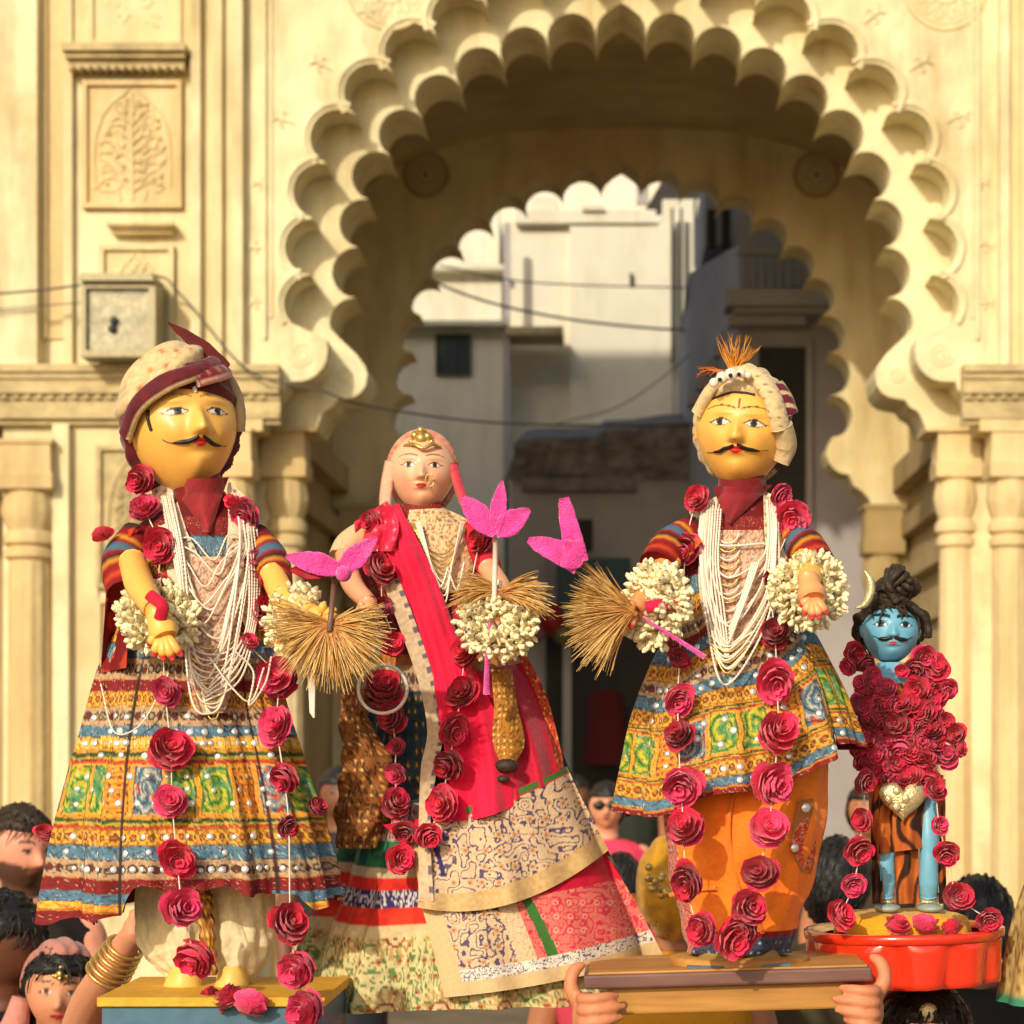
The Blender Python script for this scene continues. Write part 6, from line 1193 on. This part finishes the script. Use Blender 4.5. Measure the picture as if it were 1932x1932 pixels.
    for z, w_, d_ in prof: fo = 1+.03*np.sin(A_*9+z*7)+.02*np.sin(A_*17-z*11); G.append(np.stack([c[0]+np.cos(A_)*w_*fo, cy+np.sin(A_)*d_*fo, 0*A_+max(z, .0)], -1))
    MB().grid(np.stack(G), False, True, np.asarray(cloth)).build(shirt.get('name', 'clothes'), M['cloth'], root)
    return root, h, sh, cy
def strands(h, root, keep, n, L, seed, mat='hair', flow=(0, .5, -1)):
    rr = random.Random(seed); mb = MB(); i = 0; fl = np.array(flow, float)
    while i < n:
        d = np.array([rr.gauss(0, 1) for _ in range(3)]); d /= np.linalg.norm(d)
        if keep(np.array(d[0]), np.array(d[1]), np.array(d[2])) < .02: continue
        i += 1; p = d*1.10; t = fl-d*np.dot(fl, d)+np.array([rr.uniform(-.5, .5) for _ in range(3)]); t /= np.linalg.norm(t)+1e-6; l = L*rr.uniform(.5, 1.2)
        q = [h.world((p+t*l*s_)/np.linalg.norm(p+t*l*s_)*(1.08+.09*math.sin(s_*3)*rr.uniform(.3, 1.3))) for s_ in (0, .4, .75, 1)]
        mb.tube(q, np.array([1, 1, .8, .3])*.0022, 4)
    return tag(mb.build('hair_strands', M[mat], root), kind='stuff')
def sleeve(root, pts, rad, col, name='sleeve'):
    q = crom(pts, 14); MB().tube(q, np.interp(np.linspace(0, 1, 14), np.linspace(0, 1, len(rad)), rad)*(1+.06*np.sin(np.arange(14)*1.7)), 14, col, caps=False).build(name, M['cloth'], root)
def veil(h, root, col, keep, off=1.2, name='head_scarf', down=None):
    shell(h, (off, off, off*.98), keep, name, M['silk'], root, lambda U: mix(np.tile(np.asarray(col), U.shape[:2]+(1,)), np.asarray(col)*.6, vnoise(U[..., 0]*6, U[..., 2]*9)), bumpf=lambda U: 1+.02*np.sin(U[..., 0]*14+U[..., 1]*9))
    if down is not None:
        for s_ in (-1, 1):
            q = crom([h.world([s_*1.12, .1, -.2]), h.world([s_*1.3, .05, -1.0]), h.world([s_*1.8, .1, -1.7])], 14); MB().tube(q, np.linspace(.02, .05, 14)*down, 10, np.asarray(col)).build(name+'_fall', M['silk'], root)
hk_short = lambda a, y, b: (b-.45)+.9*np.clip(y+.35, 0, 2)
hk_back = lambda a, y, b: (b-.42)+1.6*np.clip(y+.45, 0, 2)
SKL = lc(214, 150, 118); SKB = lc(172, 112, 78); SKD = lc(120, 74, 50)
strands(h4, d4, hk4, 500, .8, 5, 'hairb', (.4, .3, -.6))
# bearded man, side view
person('bearded man seen from the side behind the tunic hem, in dark jacket', 36, 1602, 5.6, lc(222, 150, 122), lc(30, 22, 18), yaw=48, pitch=6, rz=.108, hairkeep=lambda a, y, b: (b-.55)+.95*np.clip(y+.22, 0, 2), beard=lambda a, y, b: sstep(-.22, -.34, b+.12*np.clip(abs(a)-.45, -1, .5)*-1+.10*vnoise(a*9, b*9))*sstep(.35, .1, y)*(1-np.exp(-(a/.24)**2-((b+.48)/.06)**2)), hairmat='hairb')
# dark-haired person at the edge
person('dark-haired person in black turned towards the dolls below the bearded man', -2, 1778, 4.75, SKD*.7, lc(16, 12, 11), yaw=95, pitch=6, rz=.108, hairkeep=lambda a, y, b: (b-.25)+1.1*np.clip(y+.30, 0, 2))  # skin dimmed: the shade on this face is put into its colour
# veiled woman with raised bangled arm
cw = P(112, 1868, 4.7)
ar = [([P(175, 2060, 4.55), P(150, 1985, 4.35), P(165, 1905, 4.2), P(205, 1835, 4.05), P(238, 1782, 3.98), P(252, 1760, 3.95)], [.045, .045, .040, .034, .026, .022]), ([cw+np.array([-.17, .05, -.2]), cw+np.array([-.22, .03, -.5]), cw+np.array([-.15, -.1, -.75])], [.05, .04, .03])]
def handx(mb, h):
    p = P(254, 1756, 3.95); mb.sphere(p, (.026, .014, .030), 10, 7)
    for i, (du, dv) in enumerate(((-6, -40), (6, -44), (17, -40), (26, -30), (-16, -18))): mb.tube(crom([p, P(254+du*.6, 1756+dv*.6, 3.94), P(254+du, 1756+dv, 3.95)], 8), np.linspace(.010, .006, 8), 8)
rw, hw, shz, cyw = person('woman in pale red veil with gold forehead jewel raising a bangled arm', 112, 1868, 4.7, lc(206, 140, 104), lc(170, 20, 40), yaw=14, pitch=2, roll=4, rz=.098, arms=ar, extra=handx, voxel=.006, face=dict(lip=lc(190, 50, 50), lip_w=.24, eye_h=.06, browt=.03), hairkeep=lambda a, y, b: (b-.50)+1.2*np.clip(y+.45, 0, 2)+.10*abs(a))
veil(hw, rw, lc(196, 130, 116), lambda a, y, b: (b-.80)+1.35*np.clip(y+.36, 0, 2), 1.22, 'head_scarf', 1.0)
mb = MB(); 
for a, b, r in ((0, .62, .010), (0, .50, .013), (-.10, .46, .008), (.10, .46, .008), (0, .40, .008), (-.2, .42, .006), (.2, .42, .006), (0, .74, .007)): mb.sphere(hw.face(a, b, .06), r*.8, 8, 6)
mb.build('forehead_jewel', M['gold'], rw)
for i in range(6):
    t = i/5; p = P(203+i*6.5, 1838-i*10, 4.05-.012*i); d = np.array([.5, -.35, .8]); d /= np.linalg.norm(d); n1 = np.cross(d, [0, 1, 0]); n1 /= np.linalg.norm(n1); n2 = np.cross(d, n1); a = np.linspace(0, 2*PI, 30)
    MB().tube(p+(np.cos(a)[:, None]*n1+np.sin(a)[:, None]*n2)*(.041-.0014*i), .0042, 7).build('bangle', M['gold'], rw)
# woman in sunglasses far behind
rg, hg, shg, cyg = person('distant woman in dark sunglasses and bright pink dress between the skirt and the tunic', 1144, 1522, 10.2, lc(216, 150, 116), lc(226, 62, 92), hairkeep=hk_back)
mb = MB()
for s_ in (-1, 1): mb.sphere(hg.face(s_*.36, .08, .1), np.array([.032, .012, .022]), 12, 8)
mb.tube([hg.face(-.3, .1, .12), hg.face(.3, .1, .12)], .005, 6); mb.build('sunglasses', M['hairline'], rg)
# others in the crowd
ry, hy, shy, cyy = person('person under a mustard yellow veil with gold ornament beside the orange dhoti', 1278, 1672, 5.2, SKB, lc(206, 140, 20), yaw=165, hairkeep=hk_back); veil(hy, ry, lc(214, 150, 20), lambda a, y, b: (b+.2)+1.2*np.clip(y+.6, 0, 2), 1.22, 'head_scarf', 1.1)
mb = MB(); 
for i in range(14): mb.sphere(P(1222+RS.uniform(0, 40), 1660+RS.uniform(-25, 30), 4.95+RS.uniform(-.02, .02)), 8*5/KF, 8, 6)
tag(mb.build('gold_ornament', M['gold'], ry), kind='stuff')
person('dark-haired child seen from behind beyond the pink brocade skirt', 1170, 1664, 6.2, SKB, lc(196, 60, 80), yaw=150, rz=.078, hairkeep=lambda a, y, b: (b-.1)+1.2*np.clip(y+.4, 0, 2))
person('dark-haired person in olive between the orange dhoti and the blue-faced doll', 1582, 1668, 5.6, SKD, lc(70, 62, 40), yaw=140, hairkeep=hk_back)
person('dark-haired person in black behind the red tray', 1845, 1745, 5.3, SKD, lc(20, 14, 12), yaw=160, hairkeep=lambda a, y, b: (b-.1)+1.2*np.clip(y+.4, 0, 2))
rt, ht, sht, cyt = person('woman with gold forehead disc and dark red veil carrying the red tray on her head', 1742, 1978, 3.78, lc(206, 132, 92), lc(90, 12, 20), rz=.112, yaw=-4, pitch=-4, hairkeep=lambda a, y, b: (b-.50)+1.2*np.clip(y+.5, 0, 2)+.10*abs(a)); veil(ht, rt, lc(110, 14, 24), lambda a, y, b: 1.3*np.clip(y+.30, -1, 2)+.25*(b-.9)+.15*a, 1.16, 'head_scarf', 1.0)
mb = MB().sphere(ht.face(.02, .62, .10), (.017, .008, .017), 14, 9); mb.tube([ht.face(.02, .62, .1), ht.face(.0, .8, .12), ht.face(0, .95, .12)], .004, 6); mb.build('forehead_jewel', M['brass'], rt)
# person under the stool with both hands on its ends
def grip(side):
    def W(u, v, dy): return P(u, v, YS_)+np.array([0, dy, 0])
    x = lambda d: (1366+side*(d-10))
    def f(mb):
        vo = -22 if side > 0 else -8
        mb.tube(crom([W(x(262), 2140, .02), W(x(264), 2030, -.03), W(x(264), 1965+vo, -.07), W(x(262), 1930+vo, -.10)], 14), np.linspace(.040, .028, 14), 14)
        mb.sphere(W(x(264), 1912+vo, -.12), (.028, .040, .044), 14, 10)
        for i, (v, L_) in enumerate(((1872, 58), (1893, 71), (1915, 66), (1935, 50))):
            q = crom([W(x(272), v+vo+6, -.10), W(x(276), v+vo, -.150), W(x(262), v+vo-2, -.172), W(x(272-L_*.62), v+vo-5-i, -.170), W(x(272-L_), v+vo-6-2*i, -.156)], 14); mb.tube(q, np.array([1, 1.1, 1.1, 1, 1.12, 1.05, 1, .98, 1.05, 1, .95, .9, .8, .55])*.0090, 10); mb.sphere(q[-1], .0062, 8, 6)
        q = crom([W(x(270), 1905+vo, -.10), W(x(284), 1880+vo, -.12), W(x(296), 1852+vo, -.12), W(x(290), 1826+vo, -.115), W(x(276), 1816+vo, -.11)], 14); mb.tube(q, np.array([1.2, 1.2, 1.15, 1.1, 1.1, 1.15, 1.1, 1, 1, 1, .95, .9, .8, .6])*.0115, 10); mb.sphere(q[-1], .0072, 8, 6)
    return f
cs = P(1372, 2075, 3.62); gl, gr = grip(-1), grip(1)
def ex(mb, h): gl(mb); gr(mb)
arms = [([cs+np.array([s_*.17, .03, -.20]), cs+np.array([s_*.25, .0, -.42]), P(1372+s_*262, 2200, YS_), P(1372+s_*262, 2120, YS_)+np.array([0, .0, 0])], [.05, .045, .042, .040]) for s_ in (-1, 1)]
rb, hb, shb, cyb = person('person in dark red under the stool, gripping its two ends', 1372, 2075, 3.62, lc(204, 130, 92), lc(90, 8, 16), rz=.112, arms=arms, extra=ex, voxel=.0034, hairkeep=hk_back); veil(hb, rb, lc(140, 10, 24), lambda a, y, b: (b-.5)+1.2*np.clip(y+.5, 0, 2), 1.15, 'head_scarf', 1.0)
# brocade skirt of a further doll at the right edge
d5 = thing('festival_doll', 'gold brocade skirt of another doll at the edge beside the red tray', 'doll', P(2082, 1880, 3.7))
B5 = Body([(1148, 2082, 26, 26), (1165, 2082, 40, 34), (1188, 2082, 92, 48), (1230, 2082, 96, 56), (1330, 2082, 78, 56), (1420, 2082, 66, 52), (1500, 2082, 74, 56), (1640, 2080, 132, 96), (1760, 2078, 168, 118), (1890, 2076, 190, 130)], 3.7)
g_, t_, tt_, vv, *_ = B5.mesh(110, 140, lambda a, t: 1+.04*np.sin(a*9)*t); MB().grid(g_, False, True, np.where((vv > 1872)[..., None], lc(60, 130, 100), flowers(t_*110+400, vv, lc(176, 150, 92), (lc(110, 80, 40), lc(206, 176, 110), C_DK, lc(140, 100, 50)), 22, .5))).build('skirt', M['cloth'], d5)
h5 = Head(dict(f2), 2082, 1080, 58, 74, 62, 3.7); h5.build('head', M['paint'], d5); shell(h5, (1.15, 1.18, 1.1), lambda a, y, b: np.clip(y+.30, -1, 2)*1.2+np.clip(b-.72, -1, 1)*.7, 'head_veil', M['silk'], d5, lambda U: np.tile(lc(190, 60, 60), U.shape[:2]+(1,)))
# people in the passage and street, behind
for (u, v, Y, sk, cl, lb) in ((1085, 1500, 13.0, SKD, lc(60, 14, 14), 'person in maroon standing inside the passage left of the sunglasses woman'), (1195, 1470, 15.5, SKB, lc(30, 34, 24), 'person in dark green standing deep inside the passage behind the orange-dhoti doll'), (1040, 1488, 17.0, SKD, lc(50, 40, 34), 'person in brown at the far end of the passage'), (640, 1500, 9.0, SKD, lc(40, 40, 44), 'person in grey between the two left dolls'), (1640, 1530, 8.5, SKB, lc(60, 46, 30), 'person in brown behind the blue-faced doll')):
    person(lb, u, v, Y, sk, cl, yaw=(u*7) % 60-30, hairkeep=hk_back, voxel=.012)

drape(d5, B5, [(2002, 1190), (2037, 1350), (2134, 1500), (2072, 1660)], [(2057, 1180), (2102, 1340), (2134, 1500), (2162, 1650)], .03, pk(lc(190, 30, 50)), 'veil_sash', 'silk', 30, 60, rip=lambda s_, t, u, v: .006*np.sin(s_*9+t*2))
for s_ in (-1, 1):
    arm(d5, [(2082+s_*86, 1200, -.02), (2082+s_*112, 1270, -.05), (2082+s_*104, 1320, -.09)], [24, 25, 21], 3.7, lc(170, 40, 50), 'cloth', 'sleeve'); arm(d5, [(2082+s_*106, 1305, -.08), (2082+s_*98, 1355, -.13), (2082+s_*84, 1385, -.17)], [18, 18, 15], 3.7, SK2, name='arm')
    mb = MB(); skin_hand(mb, (2082+s_*88, 1378, -.16), (2082+s_*80, 1400, -.18), [(2082+s_*(62+9*i), 1436-2*abs(i-1), -.19) for i in range(4)], (2082+s_*100, 1418, -.19), 3.7, 14, 18, 7, SK2); mb.build('hand', M['paint'], d5)
